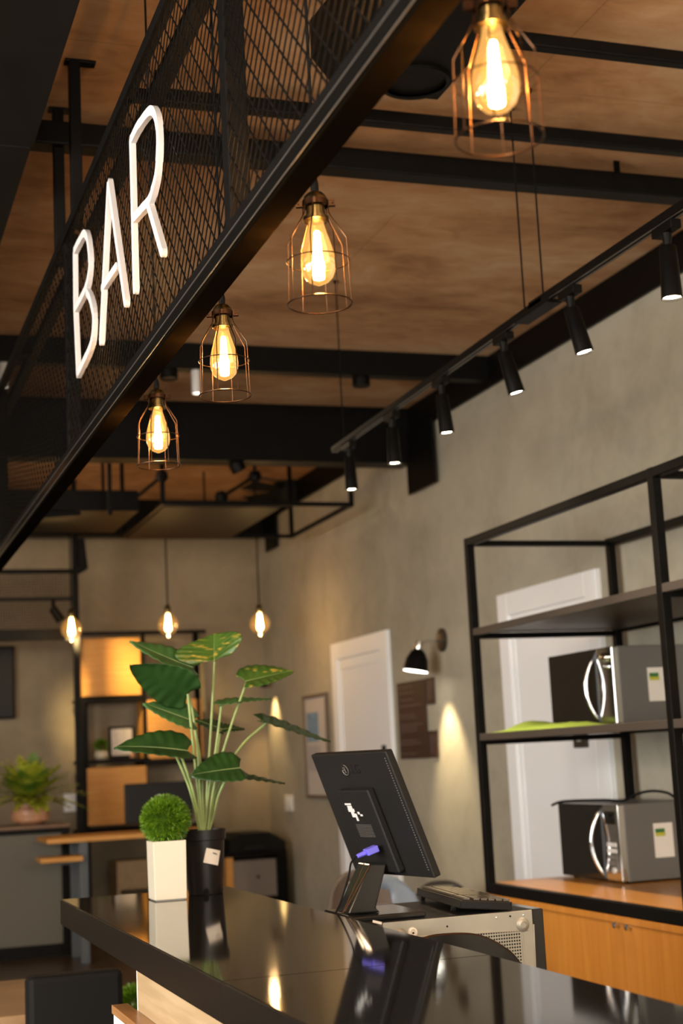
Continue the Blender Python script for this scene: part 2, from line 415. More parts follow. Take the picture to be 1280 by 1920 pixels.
# dark suspended duct at top left and the rounded unit behind the sign
mb = MB()
dz = thing('air_duct', (-.46, 4.7, 3.2), 'wide dark flat duct under the ceiling at the upper left', 'duct')
MB().box(-1.5, .578, .5, 4.38, 3.2, 3.40).build('duct_panel', M['duct'], dz, bevel=.004)
MB().box(-1.5, .572, 4.386, 8.9, 3.2, 3.34).build('duct_panel', M['duct'], dz, bevel=.004)
zz = 3.44
a = on(2, zz, 816, 193); c1 = on(2, zz, 587, 105); c2 = on(2, zz, 650, 5); c0 = on(2, zz, 596, 190)
ye = a.y-.02
poly = [(a.x, 2.2, zz), (a.x, ye, zz), (c0.x+.03, ye, zz), (c1.x-.0, c1.y+.02, zz), (c1.x+.03, c1.y-.35, zz), (c2.x, c2.y-.1, zz), (c2.x+.05, 2.2, zz)]
acu = thing('air_unit', (a.x-.3, 3.2, zz), 'black flat air unit with a cut corner on the ceiling behind the sign', 'air unit')
MB().prism(poly, (0,0,0), (0,0,H-zz)).build('housing', M['black'], acu, bevel=.004)
cc = on(2, zz, 778, 152)
MB().lathe([(.10,-.012),(.115,-.012),(.115,.0),(.10,.0)], cc, 32, cap=False).build('vent_ring', M['black'], acu, smooth=True)

# ------------------------------------------------------------------ bar sign box: mesh, rails, posts, letters
ZB = .94+EYE; ZT = 1.72+EYE; SX0 = .700; SX1 = .752; SY0 = .9; SY1 = 8.6
sg = thing('bar_sign_box', (.72, 4.5, ZB), 'long black steel sign box with diamond mesh hanging above the counter', 'sign box')
MB().box(SX0, SX1, SY0, SY1, ZB, ZB+.018).build('bottom_plate', M['dullblack'], sg, bevel=.004)
MB().box(SX0-.004, SX0+.022, SY0, SY1, ZB+.004, ZB+.034).build('bottom_rail', M['blackgloss'], sg, bevel=.003)
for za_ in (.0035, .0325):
    MB().box(SX0-.0052, SX0-.0038, SY0, SY1, ZB+za_, ZB+za_+.0022).build('highlight_line', M['edge'], sg)  # added strips drawing the two highlight lines on the rail face
MB().box(SX0+.002, SX0+.018, SY0, SY1, ZB+.034, ZB+.066).build('mesh_frame', M['black'], sg, bevel=.003)
MB().box(SX0-.004, SX0+.024, SY0, SY1, ZT-.03, ZT).build('top_rail', M['black'], sg, bevel=.003)
MB().box(SX0+.06, SX0+.10, SY0, SY1, ZT-.035, ZT).build('rear_top_rail', M['black'], sg, bevel=.003)
for y in (2.58, 4.62, 6.7):
    MB().box(SX0+.006, SX0+.048, y, y+.045, ZB+.018, ZT).build('post', M['black'], sg, bevel=.003)
for y in (1.7, 3.55, 4.86, 6.0):
    MB().bar((SX0+.01, y, ZT-.015), (SX0+.08, y, ZT-.015), .03).build('cross_bar', M['black'], sg)
# hanger posts up to the ceiling
for q, ya in (((130,109), 4.50), ((97,200), 4.87)):
    MB().box(.712, .748, ya, ya+.036, ZT-.02, H-.004).build('hanger_post', M['black'], sg, bevel=.003)
    MB().box(.70, .80, ya, ya+.04, H-.010, H).build('hanger_plate', M['black'], sg, bevel=.002)
for ya in (1.6, 7.6):
    MB().box(.712, .748, ya, ya+.036, ZT-.02, H-.004).build('hanger_post', M['black'], sg, bevel=.003)
mb = MB(); pit_ = .045; zlo = ZB+.05; zhi = ZT-.02
for sgn in (1, -1):
    pit_ = .064 if sgn == 1 else .045
    k = 0
    while True:
        # line y = y0 + sgn*(z-zlo)
        y0 = (SY0-(zhi-zlo) if sgn == 1 else SY0) + k*pit_; k += 1
        if y0 > SY1+(zhi-zlo): break
        z0, z1 = zlo, zhi; ya = y0; yb = y0+sgn*(z1-z0)
        def clip(ya, za, yb, zb):
            pts = []
            for (y, z) in ((ya, za), (yb, zb)):
                if y < SY0: z = za+(SY0-ya)/(yb-ya)*(zb-za); y = SY0
                if y > SY1: z = za+(SY1-ya)/(yb-ya)*(zb-za); y = SY1
                pts.append((y, z))
            return pts
        if max(ya, yb) <= SY0 or min(ya, yb) >= SY1: continue
        (p0, q0), (p1, q1) = clip(ya, z0, yb, z1)
        if abs(q1-q0) < .01: continue
        mb.bar((SX0+.008+sgn*.001, p0, q0), (SX0+.008+sgn*.001, p1, q1), .0034, .0022, upv=(1,0,0))
mb.build('mesh_panel', M['black'], sg)
# letters: strokes in the (y,z) plane on the front of the mesh
STG = [0]
def stroke(mb, pts, wd, x0, x1):
    pts = [V((0, y, z)) for y, z in pts]; n_ = len(pts); Ls = []; Rs = []
    for i, p in enumerate(pts):
        a = pts[i-1] if i else p; b = pts[i+1] if i < n_-1 else p
        d = (b-a).normalized(); nn = V((0, -d.z, d.y)); Ls.append(p+nn*wd/2); Rs.append(p-nn*wd/2)
    for i in range(n_-1):
        STG[0] = (STG[0]+1) % 7; e_ = STG[0]*.00012
        mb.prism([Ls[i], Ls[i+1], Rs[i+1], Rs[i]], (x0-e_,0,0), (x1+e_,0,0))
    for e in (0, n_-1):
        mb.prism([pts[e]+V((0, math.cos(t), math.sin(t)))*wd/2 for t in [2*math.pi*k/14 for k in range(14)]], (x0+.0002,0,0), (x1-.0002,0,0))
    for i in range(1, n_-1):
        mb.prism([pts[i]+V((0, math.cos(t), math.sin(t)))*wd/2*.995 for t in [2*math.pi*k/14 for k in range(14)]], (x0+.0004,0,0), (x1-.0004,0,0))
def smooth(pts, n_=6):
    out = []; P = [pts[0]]+list(pts)+[pts[-1]]
    for i in range(1, len(P)-2):
        p0, p1, p2, p3 = [V((*q, 0)) if len(q) == 2 else V(q) for q in P[i-1:i+3]]
        for k in range(n_):
            t = k/n_
            v = .5*((2*p1)+(p2-p0)*t+(2*p0-5*p1+4*p2-p3)*t*t+(3*p1-p0-3*p2+p3)*t**3)
            out.append(tuple(v[:2]) if len(pts[0]) == 2 else v)
    out.append(tuple(pts[-1]) if len(pts[0]) == 2 else V(pts[-1])); return out
def yz(L): 
    return [(on(0, .69, *q).y, on(0, .69, *q).z) for q in L]
SW = .023
lets = {
 'R': [yz([(249,262),(256,543)]), smooth(yz([(250,262),(262,238),(280,213),(290,208),(297,222),(300,245),(300.5,280),(297.5,325),(291,355),(283,377),(270,392),(253,411)]), 4), yz([(281,380),(308,473)])],
 'A': [yz([(192,640),(207,342)]), yz([(207,342),(239,568)]), yz([(195,540),(222,500)])],
 'B': [yz([(142,472),(143,575),(148.5,702)]), smooth(yz([(142,472),(152,452),(161,438),(167,447),(171,478),(171,505),(166,535),(156,558),(144,580)]), 4),
       smooth(yz([(166,548),(173,562),(178.5,590),(177.5,628),(172,652),(162,675),(149,701)]), 4)]}
for ch, sts in lets.items():
    mb = MB()
    for s_ in sts: stroke(mb, s_, SW, .683, .695)
    o = mb.build('letter_%s' % ch.lower(), M['letter'], sg)
    o['label'] = 'thin white capital letter %s of the sign' % ch

# ------------------------------------------------------------------ caged pendant lamps
WARM = (1, .60, .25)
def bulb_profile(s=1.0):
    return [(.0135,.155),(.0145,.148),(.018,.135),(.0235,.118),(.028,.102),(.031,.088),(.032,.075),(.0305,.062),(.026,.050),(.018,.0415),(.009,.0375),(.004,.035),(.0003,.0345)]
def make_pendant(loc, cord_top, ceil_z, label):
    """loc: centre of the lowest ring"""
    t = thing('caged_pendant_lamp', loc, label, 'pendant lamp', 'caged pendant lamps over the counter')
    x, y, z = loc
    def L(pr): return [(r, zz) for r, zz in pr]
    MB().tube([(x, y, z+.232), (x, y, ceil_z-.012)], .0032, 8).build('cord', M['rubber'], t, smooth=True)
    MB().lathe([(.045,0),(.05,-.006),(.05,-.02),(.012,-.03),(.0,-.03)], (x, y, ceil_z), 24).build('ceiling_cup', M['black'], t, smooth=True)
    MB().lathe([(.0062,.211),(.0075,.216),(.0075,.228),(.0055,.238),(.0035,.240)], loc, 16).build('cord_grip', M['rubber'], t, smooth=True)
    s = MB().lathe([(.0215,.156),(.0235,.157),(.0235,.164),(.0175,.166),(.0175,.186),(.0225,.189),(.0225,.196),(.0205,.203),(.014,.210),(.006,.213),(.0,.213)], loc, 28).build('socket', M['brass'], t, smooth=True)
    MB().lathe([(.019,.157),(.021,.157),(.021,.1555),(.019,.1555)], loc, 24, cap=False).build('socket_lip', M['copper'], s, smooth=True)
    cl = MB().lathe([(.0232,.184),(.0245,.185),(.0245,.195),(.0232,.196)], loc, 28, cap=False)
    for sg_ in (1, -1):
        for off in (.0035, -.0035):
            cl.obox((x+sg_*.030*math.cos(-.33)-off*math.sin(-.33), y+sg_*.030*math.sin(-.33)+off*math.cos(-.33), z+.19),
                    V((math.cos(-.33), math.sin(-.33), 0))*.006, V((-math.sin(-.33), math.cos(-.33), 0))*.0011, V((0,0,.006)))
        cl.lathe([(.0022,-.008),(.0022,.008)], (x+sg_*.031*math.cos(-.33), y+sg_*.031*math.sin(-.33), z+.19), 8, axis=(-math.sin(-.33), math.cos(-.33), 0))
    cl.build('clamp_collar', M['copper'], t, smooth=True)
    cg = MB()
    RB, RS = .0583, .0548
    for k in range(8):
        a = 2*math.pi*(k+.32)/8; ca, sa = math.cos(a), math.sin(a)
        cg.tube([(x+ca*.0235, y+sa*.0235, z+.190), (x+ca*.0240, y+sa*.0240, z+.172), (x+ca*.027, y+sa*.027, z+.165), (x+ca*(RS-.003), y+sa*(RS-.003), z+.124), (x+ca*RS, y+sa*RS, z+.119), (x+ca*RB, y+sa*RB, z)], .00115, 6)
    for r, zz, rad in ((RB, 0, .0016), (.0567, .080, .00115)):
        cg.tube([(x+r*math.cos(a), y+r*math.sin(a), z+zz) for a in [2*math.pi*k/48 for k in range(48)]], rad, 6, closed=True)
    cg.build('wire_cage', M['copper'], t, smooth=True)
    bb = MB().lathe(bulb_profile(), loc, 32, cap=False).build('bulb', M['amber'], t, smooth=True)
    fl = MB()
    for k in range(6):
        a = 2*math.pi*k/6; ca, sa = math.cos(a), math.sin(a)
        fl.tube([(x+ca*.0045, y+sa*.0045, z+.136), (x+ca*.0105, y+sa*.0105, z+.052)], .0015, 6)
    fl.tube([(x, y, z+.138), (x, y, z+.046)], .0035, 6)
    fl.lathe([(.002,.052),(.0105,.050),(.010,.047),(.002,.046)], loc, 12)
    fl.build('filament', M['filament'], bb)
    return t
def bulb_light(x, y, z, e, r=.02):
    lamp('POINT', 'bulb_light', (x, y, z), e, WARM, shadow_soft_size=r)
PX = .83; PR = [(936,260), (600,570), (422.4,742), (297.7,873)]
labs = ['largest and nearest caged pendant lamp at the upper right of the sign', 'second nearest caged pendant lamp below the letter R end of the sign',
        'third caged pendant lamp in the row along the sign', 'farthest and smallest caged pendant lamp in the row']
pend = []
for q, lab in zip(PR, labs):
    p = on(0, PX, *q)
    pend.append(make_pendant(tuple(p), 0, H, lab))
    bulb_light(p.x, p.y, p.z+.085, 5, .013)

# ------------------------------------------------------------------ lighting track and spotlights
TX = 2.29
tk = thing('light_track', (TX, 4.4, 2.81), 'black lighting track hanging on wires along the right side of the ceiling', 'light track')
t1 = [V((TX, 2.2, 2.795)), V((TX, 4.46, 2.806))]; t2 = [V((TX, 4.36, 2.800)), V((TX, 6.64, 2.765))]
for a, b in (t1, t2):
    MB().bar(a, b, .036, .026).build('rail', M['black'], tk, bevel=.003)
    mb = MB()
    for dx in (-.009, .009): mb.bar(a+V((dx,0,-.0135)), b+V((dx,0,-.0135)), .004, .002)
    mb.build('rail_lip', M['steel'], tk)
MB().box(TX-.03, TX+.03, 4.30, 4.56, 2.772, 2.785).build('joint_plate', M['black'], tk, bevel=.002)
for yy in (4.376, 4.522, 6.5, 2.6):
    MB().tube([(TX, yy, 2.80), (TX, yy, H)], .0035, 6).build('suspension_wire', M['black'], tk)
    MB().lathe([(.012,-.012),(.012,0)], (TX, yy, H), 12).build('wire_anchor', M['black'], tk)
M['led'] = emis('lit_led', (1, .84, .58), 30)
def spot_head(y, zt, tilt, label, energy=3, aim=(0,0,-1)):
    t = thing('track_spotlight', (TX, y, zt-.2), label, 'spotlight', 'black spotlights on the lighting track')
    mb = MB().box(TX-.018, TX+.018, y-.055, y+.055, zt-.030, zt-.002); mb.build('adapter', M['black'], t, bevel=.003)
    MB().tube([(TX, y, zt-.028), (TX, y, zt-.075)], [.016,.010], 12).build('stem', M['black'], t, smooth=True)
    ax = V(aim).normalized()
    c = V((TX, y, zt-.068))
    MB().lathe([(.0,0),(.022,.0),(.025,.004),(.031,.158),(.0285,.158),(.027,.150)], c, 24, axis=ax, cap=False).build('head', M['black'], t, smooth=True)
    MB().lathe([(.0,.150),(.0265,.151)], c, 20, axis=ax, cap=False).build('lens', M['led'], t)
    lamp('SPOT', 'spot_light', c+ax*.162, energy, (1,.80,.55), ax, spot_size=math.radians(75), spot_blend=.6, shadow_soft_size=.02)
sp_labels = ['nearest track spotlight at the right edge, pointing straight down with a bright lens', 'tilted track spotlight second from the right edge',
             'tilted track spotlight third from the right edge', 'track spotlight hanging over the wall plate bracket', 'track spotlight second from the far end of the track', 'track spotlight at the far end of the track']
for (y, aim), lb in zip(((3.585, (.0,0,-1)), (4.19, (.20,-.09,-1)), (4.71, (.22,-.07,-1)), (5.30, (.08,0,-1)), (5.86, (0.02,.0,-1)), (6.43, (.02,.0,-1))), sp_labels):
    zt = 2.785 if y < 4.4 else 2.785-(y-4.36)*.0155
    spot_head(y, zt, 0, lb, 22, aim)
spot_head(3.15, 2.785, 0, 'partly cut off track spotlight at the right picture edge', 22, (0,0,-1))
for x in (-1.2, .3):
    for yy in (1.2, 4.2, 7.2):
        MB().box(x-.01, x+.01, yy-.01, yy+.01, 3.33, H).build('duct_hanger', M['black'], dz)

# ------------------------------------------------------------------ counter
CT = EYE-.39
CXF = on(2, CT, 116.4, 1686).x-.004; CXB = 1.203; CYE = 4.735
ct = thing('bar_counter', ((CXF+CXB)/2, 2.8, 0), 'long bar counter with a polished black granite top and wooden front', 'counter')
SL = .074
seam = on(2, CT, 402.5, 1841).y
MB().box(CXF, CXB, seam+.0006, CYE, CT-SL, CT).build('granite_top', M['granite'], ct, bevel=.002)
MB().box(CXF, CXB, .6, seam-.0006, CT-SL, CT).build('granite_top', M['granite'], ct, bevel=.002)
pY = on(2, CT-SL, 250, 1816).y
for y0_, y1_ in ((seam+.0008, CYE), (.6, seam-.0008)):
    MB().box(CXF-.0022, CXF-.0002, y0_, y1_, CT-SL+.0005, CT-.002).build('granite_edge', M['graniteedge'], ct, bevel=.0006)  # added strip darkening the slab's front face
MB().box(CXF+.008, CXF+.03, .6, pY, 0.0, CT-SL).build('front_panel', M['paleoak'], ct, bevel=.001)
MB().box(CXF+.0075, CXF+.03, pY, pY+.004, 0.0, CT-SL).build('panel_edge', M['white'], ct)
MB().box(CXB-.06, CXB-.04, .6, pY, .0, CT-SL).build('rear_panel', M['paleoak'], ct)
MB().box(CXF+.03, CXB-.04, pY-.03, pY, 0, CT-SL).build('end_panel', M['paleoak'], ct)
lz = on(0, CXF+.008, 250, 1888).z
lc = on(2, lz, 209, 1884)
ld = thing('low_ledge', ((lc.x+CXF)/2, 2.5, 0), 'white fronted low ledge with an orange brown top along the counter front', 'ledge')
MB().box(lc.x, CXF+.007, .6, lc.y, lz-.02, lz).build('ledge_top', M['ledgetop'] if 'ledgetop' in M else M['walnut'], ld, bevel=.001)
MB().box(lc.x+.004, CXF+.007, .6, lc.y-.004, 0, lz-.02).build('ledge_body', M['white'], ld)

# work shelf behind the counter (stands below the computer)
PT = EYE-.42
ws = thing('work_shelf', (1.5, 3.7, 0), 'low work shelf behind the counter carrying the computer case', 'shelf')
MB().box(1.21, 1.86, 3.60, 4.4, PT-.225, PT-.195).build('shelf_top', M['walnut'], ws, bevel=.002)
for x in (1.23, 1.80):
    for y in (3.62, 4.31):
        MB().box(x, x+.04, y, y+.04, 0, PT-.225).build('leg', M['black'], ws)
# computer case lying on its side
fy = 3.662; cx0 = on(2, PT, 716, 1729).x; cx1 = on(2, PT, 1005, 1706).x; cz0 = PT-.1945
pc = thing('computer_case', ((cx0+cx1)/2, fy+.22, cz0), 'desktop computer case lying on its side with its bare metal underside showing', 'computer')
MB().box(cx0, cx1, fy, fy+.43, cz0+.001, PT-.0015).build('chassis', M['galv'], pc, bevel=.0015)
MB().box(cx0-.001, cx1+.001, fy+.003, fy+.431, PT-.002, PT).build('side_cover', M['plastic'], pc, bevel=.0006)
fb = MB().box(cx1+.001, cx1+.036, fy+.006, fy+.425, cz0+.002, PT-.001).build('front_bezel', M['plasticg'], pc, bevel=.004)
def fpt(px, py): return on(1, fy, px, py)
# pressed ribs, screws, feet and vent of the underside
def ribs():
    mb = MB()
    for (a, b) in (((775,1757),(990,1744)), ((979,1752),(985,1850)), ((1000,1733),(1005,1850))):
        p, q = fpt(*a), fpt(*b); mb.tube([p, q], .0022, 8)
    return mb
ribs().build('pressed_rib', M['galv'], pc, smooth=True)
for q, r in (((979.5,1733.5), .0185), ((751,1752), .015)):
    c = fpt(*q)
    ft = MB().lathe([(r,0),(r,.002),(r*.8,.005),(r*.45,.0065),(r*.42,.004),(r*.2,.004),(0,.004)], c, 28, axis=(0,-1,0)).build('foot', M['galv'], pc, smooth=True)
c = fpt(773, 1748)
MB().lathe([(.0125,0),(.012,.005),(.008,.006),(.005,.002),(0,.002)], c, 24, axis=(0,-1,0)).build('foot_hole_boss', M['sticker'], pc, smooth=True)
for q in ((838,1737),(956,1718),(773,1749)):
    MB().lathe([(.0026,0),(.0026,.0012),(0,.0012)], fpt(*q)+V((0,-.0055 if q[0] == 773 else 0,0)), 12, axis=(0,-1,0)).build('screw_hole', M['rubber'], pc)
for q in ((930.5,1720.5),(981,1716)): MB().lathe([(.003,0),(.0025,.0015),(0,.002)], fpt(*q), 12, axis=(0,-1,0)).build('rivet', M['chrome'], pc, smooth=True)
a = fpt(898, 1752)
vx0, vx1 = fpt(900,1752).x, fpt(974,1752).x
zt_ = fpt(940,1748).z
MB().box(vx0-.20, vx1+.004, fy-.0012, fy-.0002, cz0+.02, zt_+.006).build('vent_grille', M['galv'], pc)
mb = MB()
nx = 22
for i in range(nx):
    for j in range(14):
        mb.lathe([(.0026,0),(0,.0003)], (vx1-.002-i*.0072, fy-.0014, zt_-j*.0082), 8, axis=(0,-1,0), cap=False)
o = mb.build('vent_holes', M['rubber'], pc); o['kind'] = 'stuff'
# white spec label on the case rear
MB().obox(fpt(706,1729)+V((0,-.004,0)), V((.012,0,-.0035)), V((0,.001,0)), V((.0008,0,.003))).build('rear_label', M['sticker'], pc)

# ------------------------------------------------------------------ monitor on the case
mn = thing('computer_monitor', (1.35, 3.9, PT), 'black flat monitor seen from behind, tilted on a glossy stand', 'monitor')
NT = on(1, 3.42, 728, 1410); 
# near edge top/bottom and far edge top/bottom, all on one plane: solve with a fixed width direction
def mon_pts():
    # near edge at y=yn, far edge at y=yf
    yn, yf = 3.60, 3.96
    nt = on(1, yn, 722, 1409); nb = on(1, yn-.01, 815, 1647)
    ft = on(1, yf, 582, 1416)
    return nt, nb, ft
nt, nb, ft = mon_pts()
hv = (nb-nt); wv = (ft-nt)
nrm = hv.cross(wv).normalized()       # points toward -x (back) or +x
if nrm.x > 0: nrm = -nrm
hd = hv.normalized(); wd_ = wv.normalized(); HL = hv.length; WL = wv.length
#print('MON h %.3f w %.3f' % (HL, WL), nt, nb, ft, 'dot', hd.dot(wd_))
def mp_(u, v, d=0):
    """u: 0 near edge..1 far edge, v: 0 top..1 bottom, d: out of the back"""
    return nt + wv*u + hv*v + nrm*d
def mslab(u0, u1, v0, v1, d0, d1, ins=0, insv=0):
    return MB().prism([mp_(u0, v0), mp_(u1, v0), mp_(u1, v1), mp_(u0, v1)], nrm*d0, nrm*d1)
mslab(0, 1, 0, 1, -.022, 0).build('back_shell', M['plastic'], mn, bevel=.003)
mslab(.01, .99, .015, .985, -.0235, -.022).build('screen', M['screen'], mn)
mslab(.32, .72, .28, .95, 0, .022).build('stand_housing', M['plastic'], mn, bevel=.004)
# cooling slots along the near edge
mb = MB()
for k in range(46):
    v = .05+.9*k/46
    mb.prism([mp_(.030, v), mp_(.042, v), mp_(.042, v+.008), mp_(.030, v+.008)], nrm*0, nrm*.0004)
o = mb.build('cooling_slots', M['greymetal'], mn); o['kind'] = 'stuff'
# round emblem and two letters
ex = wd_; ez = -hd
def logo_disc(u, v, r, name, mt, d=.0006):
    c = mp_(u, v, 0)
    return MB().prism([c+ex*r*math.cos(t)+ez*r*math.sin(t) for t in [2*math.pi*k/28 for k in range(28)]], nrm*0, nrm*d).build(name, mt, mn)
logo_disc(.60, .135, .020, 'emblem_disc', M['plasticg'])
c = mp_(.60, .135, .0007)
mb = MB()
mb.tube([c+ex*.014*math.cos(t)+ez*.014*math.sin(t) for t in [math.pi*.5+1.5*math.pi*k/20 for k in range(21)]]+[c], .0010, 6)
mb.tube([c+ez*.008+ex*.001, c-ez*.007+ex*.001, c-ez*.007-ex*.004], .0010, 6)
mb.lathe([(.0018,0),(.0018,.0005),(0,.0005)], c+ex*.007+ez*.006, 10, axis=nrm)
mb.build('emblem_face', M['greymetal'], mn)
def text_obj(body, size, center, right, upv, nm, mt, parent, depth=.0005, label=None):
    cu = bpy.data.curves.new(nm, 'FONT'); cu.body = body; cu.size = size; cu.extrude = depth; cu.align_x = 'CENTER'; cu.align_y = 'CENTER'
    o = bpy.data.objects.new('tmp', cu); COL.objects.link(o)
    dg = bpy.context.evaluated_depsgraph_get(); me = bpy.data.meshes.new_from_object(o.evaluated_get(dg))
    bpy.data.objects.remove(o)
    right = V(right).normalized(); upv = V(upv).normalized(); nn = right.cross(upv)
    off = rootloc(parent)
    for v_ in me.vertices:
        q = V(center)+right*v_.co.x+upv*v_.co.y+nn*v_.co.z - off
        v_.co = q
    o = bpy.data.objects.new(nm, me); COL.objects.link(o); o.parent = parent; me.materials.clear(); me.materials.append(mt)
    if label: o['label'] = label
    return o
text_obj('LG', .036, mp_(.46, .135, .0005), -wd_, -hd, 'emblem_letters', M['plasticg'], mn)
# silver label with print on the housing
def hlab(u0, u1, v0, v1, nm, mt, d=.0225): return MB().prism([mp_(u0, v0), mp_(u1, v0), mp_(u1, v1), mp_(u0, v1)], nrm*d, nrm*(d+.0006)).build(nm, mt, mn)
mb = MB()
for (u0, u1, v0, v1) in ((.60,.68,.385,.40),(.60,.66,.405,.43),(.585,.665,.43,.455),(.60,.64,.455,.50),(.575,.60,.47,.53),(.53,.555,.455,.475),(.50,.53,.475,.49)):
    mb.prism([mp_(u0, v0), mp_(u1, v0), mp_(u1, v1), mp_(u0, v1)], nrm*.0221, nrm*.0227)
mb.build('spec_label', M['silver'], mn)
mb = MB()
for k in range(9):
    v = .56+k*.012
    mb.prism([mp_(.44, v), mp_(.64, v), mp_(.64, v+.003), mp_(.44, v+.003)], nrm*.0221, nrm*.0225)
mb.build('embossed_print', M['greymetal'], mn)
# video plug and lead
pa = mp_(.62, .80, .03); pb = mp_(.50, .745, .012)
q0 = on(0, pa.x, 668, 1606)
plugA = on(1, 3.74, 669, 1606); plugB = on(1, 3.74, 706, 1590)
pl = MB(); dplug = (plugB-plugA)
pl.tube([plugA, plugA+dplug*.45], [.0055,.007], 10); pl.obox(plugA+dplug*.72, dplug*.28, V((0,.016,0)), dplug.cross(V((0,1,0))).normalized()*.0085)
pl.build('video_plug', M['blue'], mn, bevel=.002, label='bright blue video plug')
pts = [plugA, on(1,3.735,658,1618), on(1,3.73,654,1640), on(1,3.72,646,1668), on(1,3.71,637,1695), on(1,3.70,629,1712)]
MB().tube(smooth(pts, 6), .0026, 8).build('video_lead', M['rubber'], mn, smooth=True)
# neck
nk0a = on(1, 3.76, 640, 1712); 
def quadprism(pp, y0, y1, nm, mt, bev=.002):
    P = [on(1, (y0+y1)/2, *q) for q in pp]
    return MB().prism(P, (0, y0-(y0+y1)/2, 0), (0, y1-(y0+y1)/2, 0)).build(nm, mt, mn, bevel=bev)
quadprism([(641,1712),(682,1618),(714,1618),(694,1700),(702,1708)], 3.74, 3.83, 'stand_neck', M['plasticg'], .004)
quadprism([(643,1710),(691,1622),(694,1623),(647,1710)], 3.733, 3.739, 'neck_trim', M['copper'], .001)
quadprism([(641,1712),(682,1618),(683.5,1618),(643,1712)], 3.733, 3.739, 'neck_trim', M['copper'], .001)
bl = on(2, PT+.006, 604, 1712).x; bl = max(bl, 1.215)
MB().box(bl, on(2, PT+.02, 800, 1705).x, 3.69, 3.93, PT+.0005, PT+.016).build('stand_base', M['plasticg'], mn, bevel=.005)

# ------------------------------------------------------------------ keyboard
kwl = .142; tl = .10
kl = V((.05, .43, 0)).normalized(); kw = V((kl.y, -kl.x, 0))
kx = (kw*math.cos(tl) - V((0,0,1))*math.sin(tl)).normalized()       # slopes down toward the front edge
kn = kx.cross(kl).normalized()
if kn.z < 0: kn = -kn
kb0 = V((1.552, 3.672, 0))
K0 = V((kb0.x, kb0.y, PT+.0375))
kt = thing('computer_keyboard', (K0.x+.07, K0.y+.2, PT), 'black keyboard lying on the computer case beside the monitor stand', 'keyboard')
MB().prism([K0, K0+kx*kwl, K0+kx*kwl+kl*.44, K0+kl*.44], (0,0,0), -kn*.0225).build('keyboard_body', M['plasticg'], kt, bevel=.003)
mb = MB()
ks = .019
for r in range(6):
    x = .012+r*.0205+(.006 if r else 0)
    nc = 21
    y = .010; c_ = 0
    while y < .42:
        wk = ks
        if r == 5 and 9 <= c_ <= 9: wk = .11
        if c_ % 7 == 6 and r > 0: wk = ks*1.3
        if y+wk > .43: break
        if not (abs(y-.105) < .006 or abs(y-.30) < .004):
            c = K0+kx*(x+.0085)+kl*(y+wk/2-.001)
            mb.prism([c-kx*.0085-kl*(wk/2-.0015), c+kx*.0085-kl*(wk/2-.0015), c+kx*.0085+kl*(wk/2-.0015), c-kx*.0085+kl*(wk/2-.0015)], kn*.0, kn*.006)
        y += wk; c_ += 1
o = mb.build('keys', M['key'], kt, bevel=.0012); o['kind'] = 'stuff'
for dy in (.10, .41):
    c = K0+kx*.012+kl*dy-kn*.014
    MB().bar(c, V((c.x-.004, c.y, PT+.001)), .012, .006).build('keyboard_foot', M['plasticg'], kt)
# dark curved chair back in front of the case
def arc_slab(pts, y0, y1, thick=.0): pass
cb = thing('curved_chair', (1.42, 3.3, 0), 'dark glossy curved chair back rising just behind the counter edge before the computer case', 'chair')
pp = smooth([(790,1764),(815,1756),(850,1752.5),(885,1753),(915,1761),(945,1777),(965,1792),(982,1812),(1000,1840)], 5)
yb = 3.42
top = [on(1, yb, *q) for q in pp]
low = [V((p.x, p.y, p.z-.20)) for p in top]
mb = MB(); n_ = len(top)
for i in range(n_):
    k = (i/(n_-1)-.4)*.10
    top[i] += V((0, k*k*6, 0)); low[i] = V((top[i].x, top[i].y, top[i].z-.2-(.0)))
mb = MB(); th = V((0,.012,0))
vs = []; fs = []
for a_, b_ in zip(top, low): vs += [a_, b_, b_+th, a_+th]
for i in range(n_-1):
    o4 = i*4
    for k in range(4): fs.append((o4+k, o4+(k+1) % 4, o4+4+(k+1) % 4, o4+4+k))
fs += [(0,3,2,1), tuple(n_*4-4+k for k in range(4))]
mb.add(vs, fs).build('backrest', M['chairglass'] if 'chairglass' in M else M['plasticg'], cb, smooth=True)
MB().tube([p+V((0,.004,.0)) for p in top], .004, 8).build('backrest_rim', M['copper'], cb, smooth=True)
for x_ in (top[3].x, top[-6].x):
    MB().tube([(x_, 3.44, top[6].z-.15), (x_, 3.46, .001)], .010, 8).build('leg', M['black'], cb, smooth=True)
MB().box(top[3].x-.01, top[-6].x+.01, 3.10, 3.45, .44, .47).build('seat', M['plastic'], cb, bevel=.01)
for x_ in (top[3].x, top[-6].x):
    MB().tube([(x_, 3.12, .45), (x_, 3.10, .001)], .010, 8).build('leg', M['black'], cb, smooth=True)

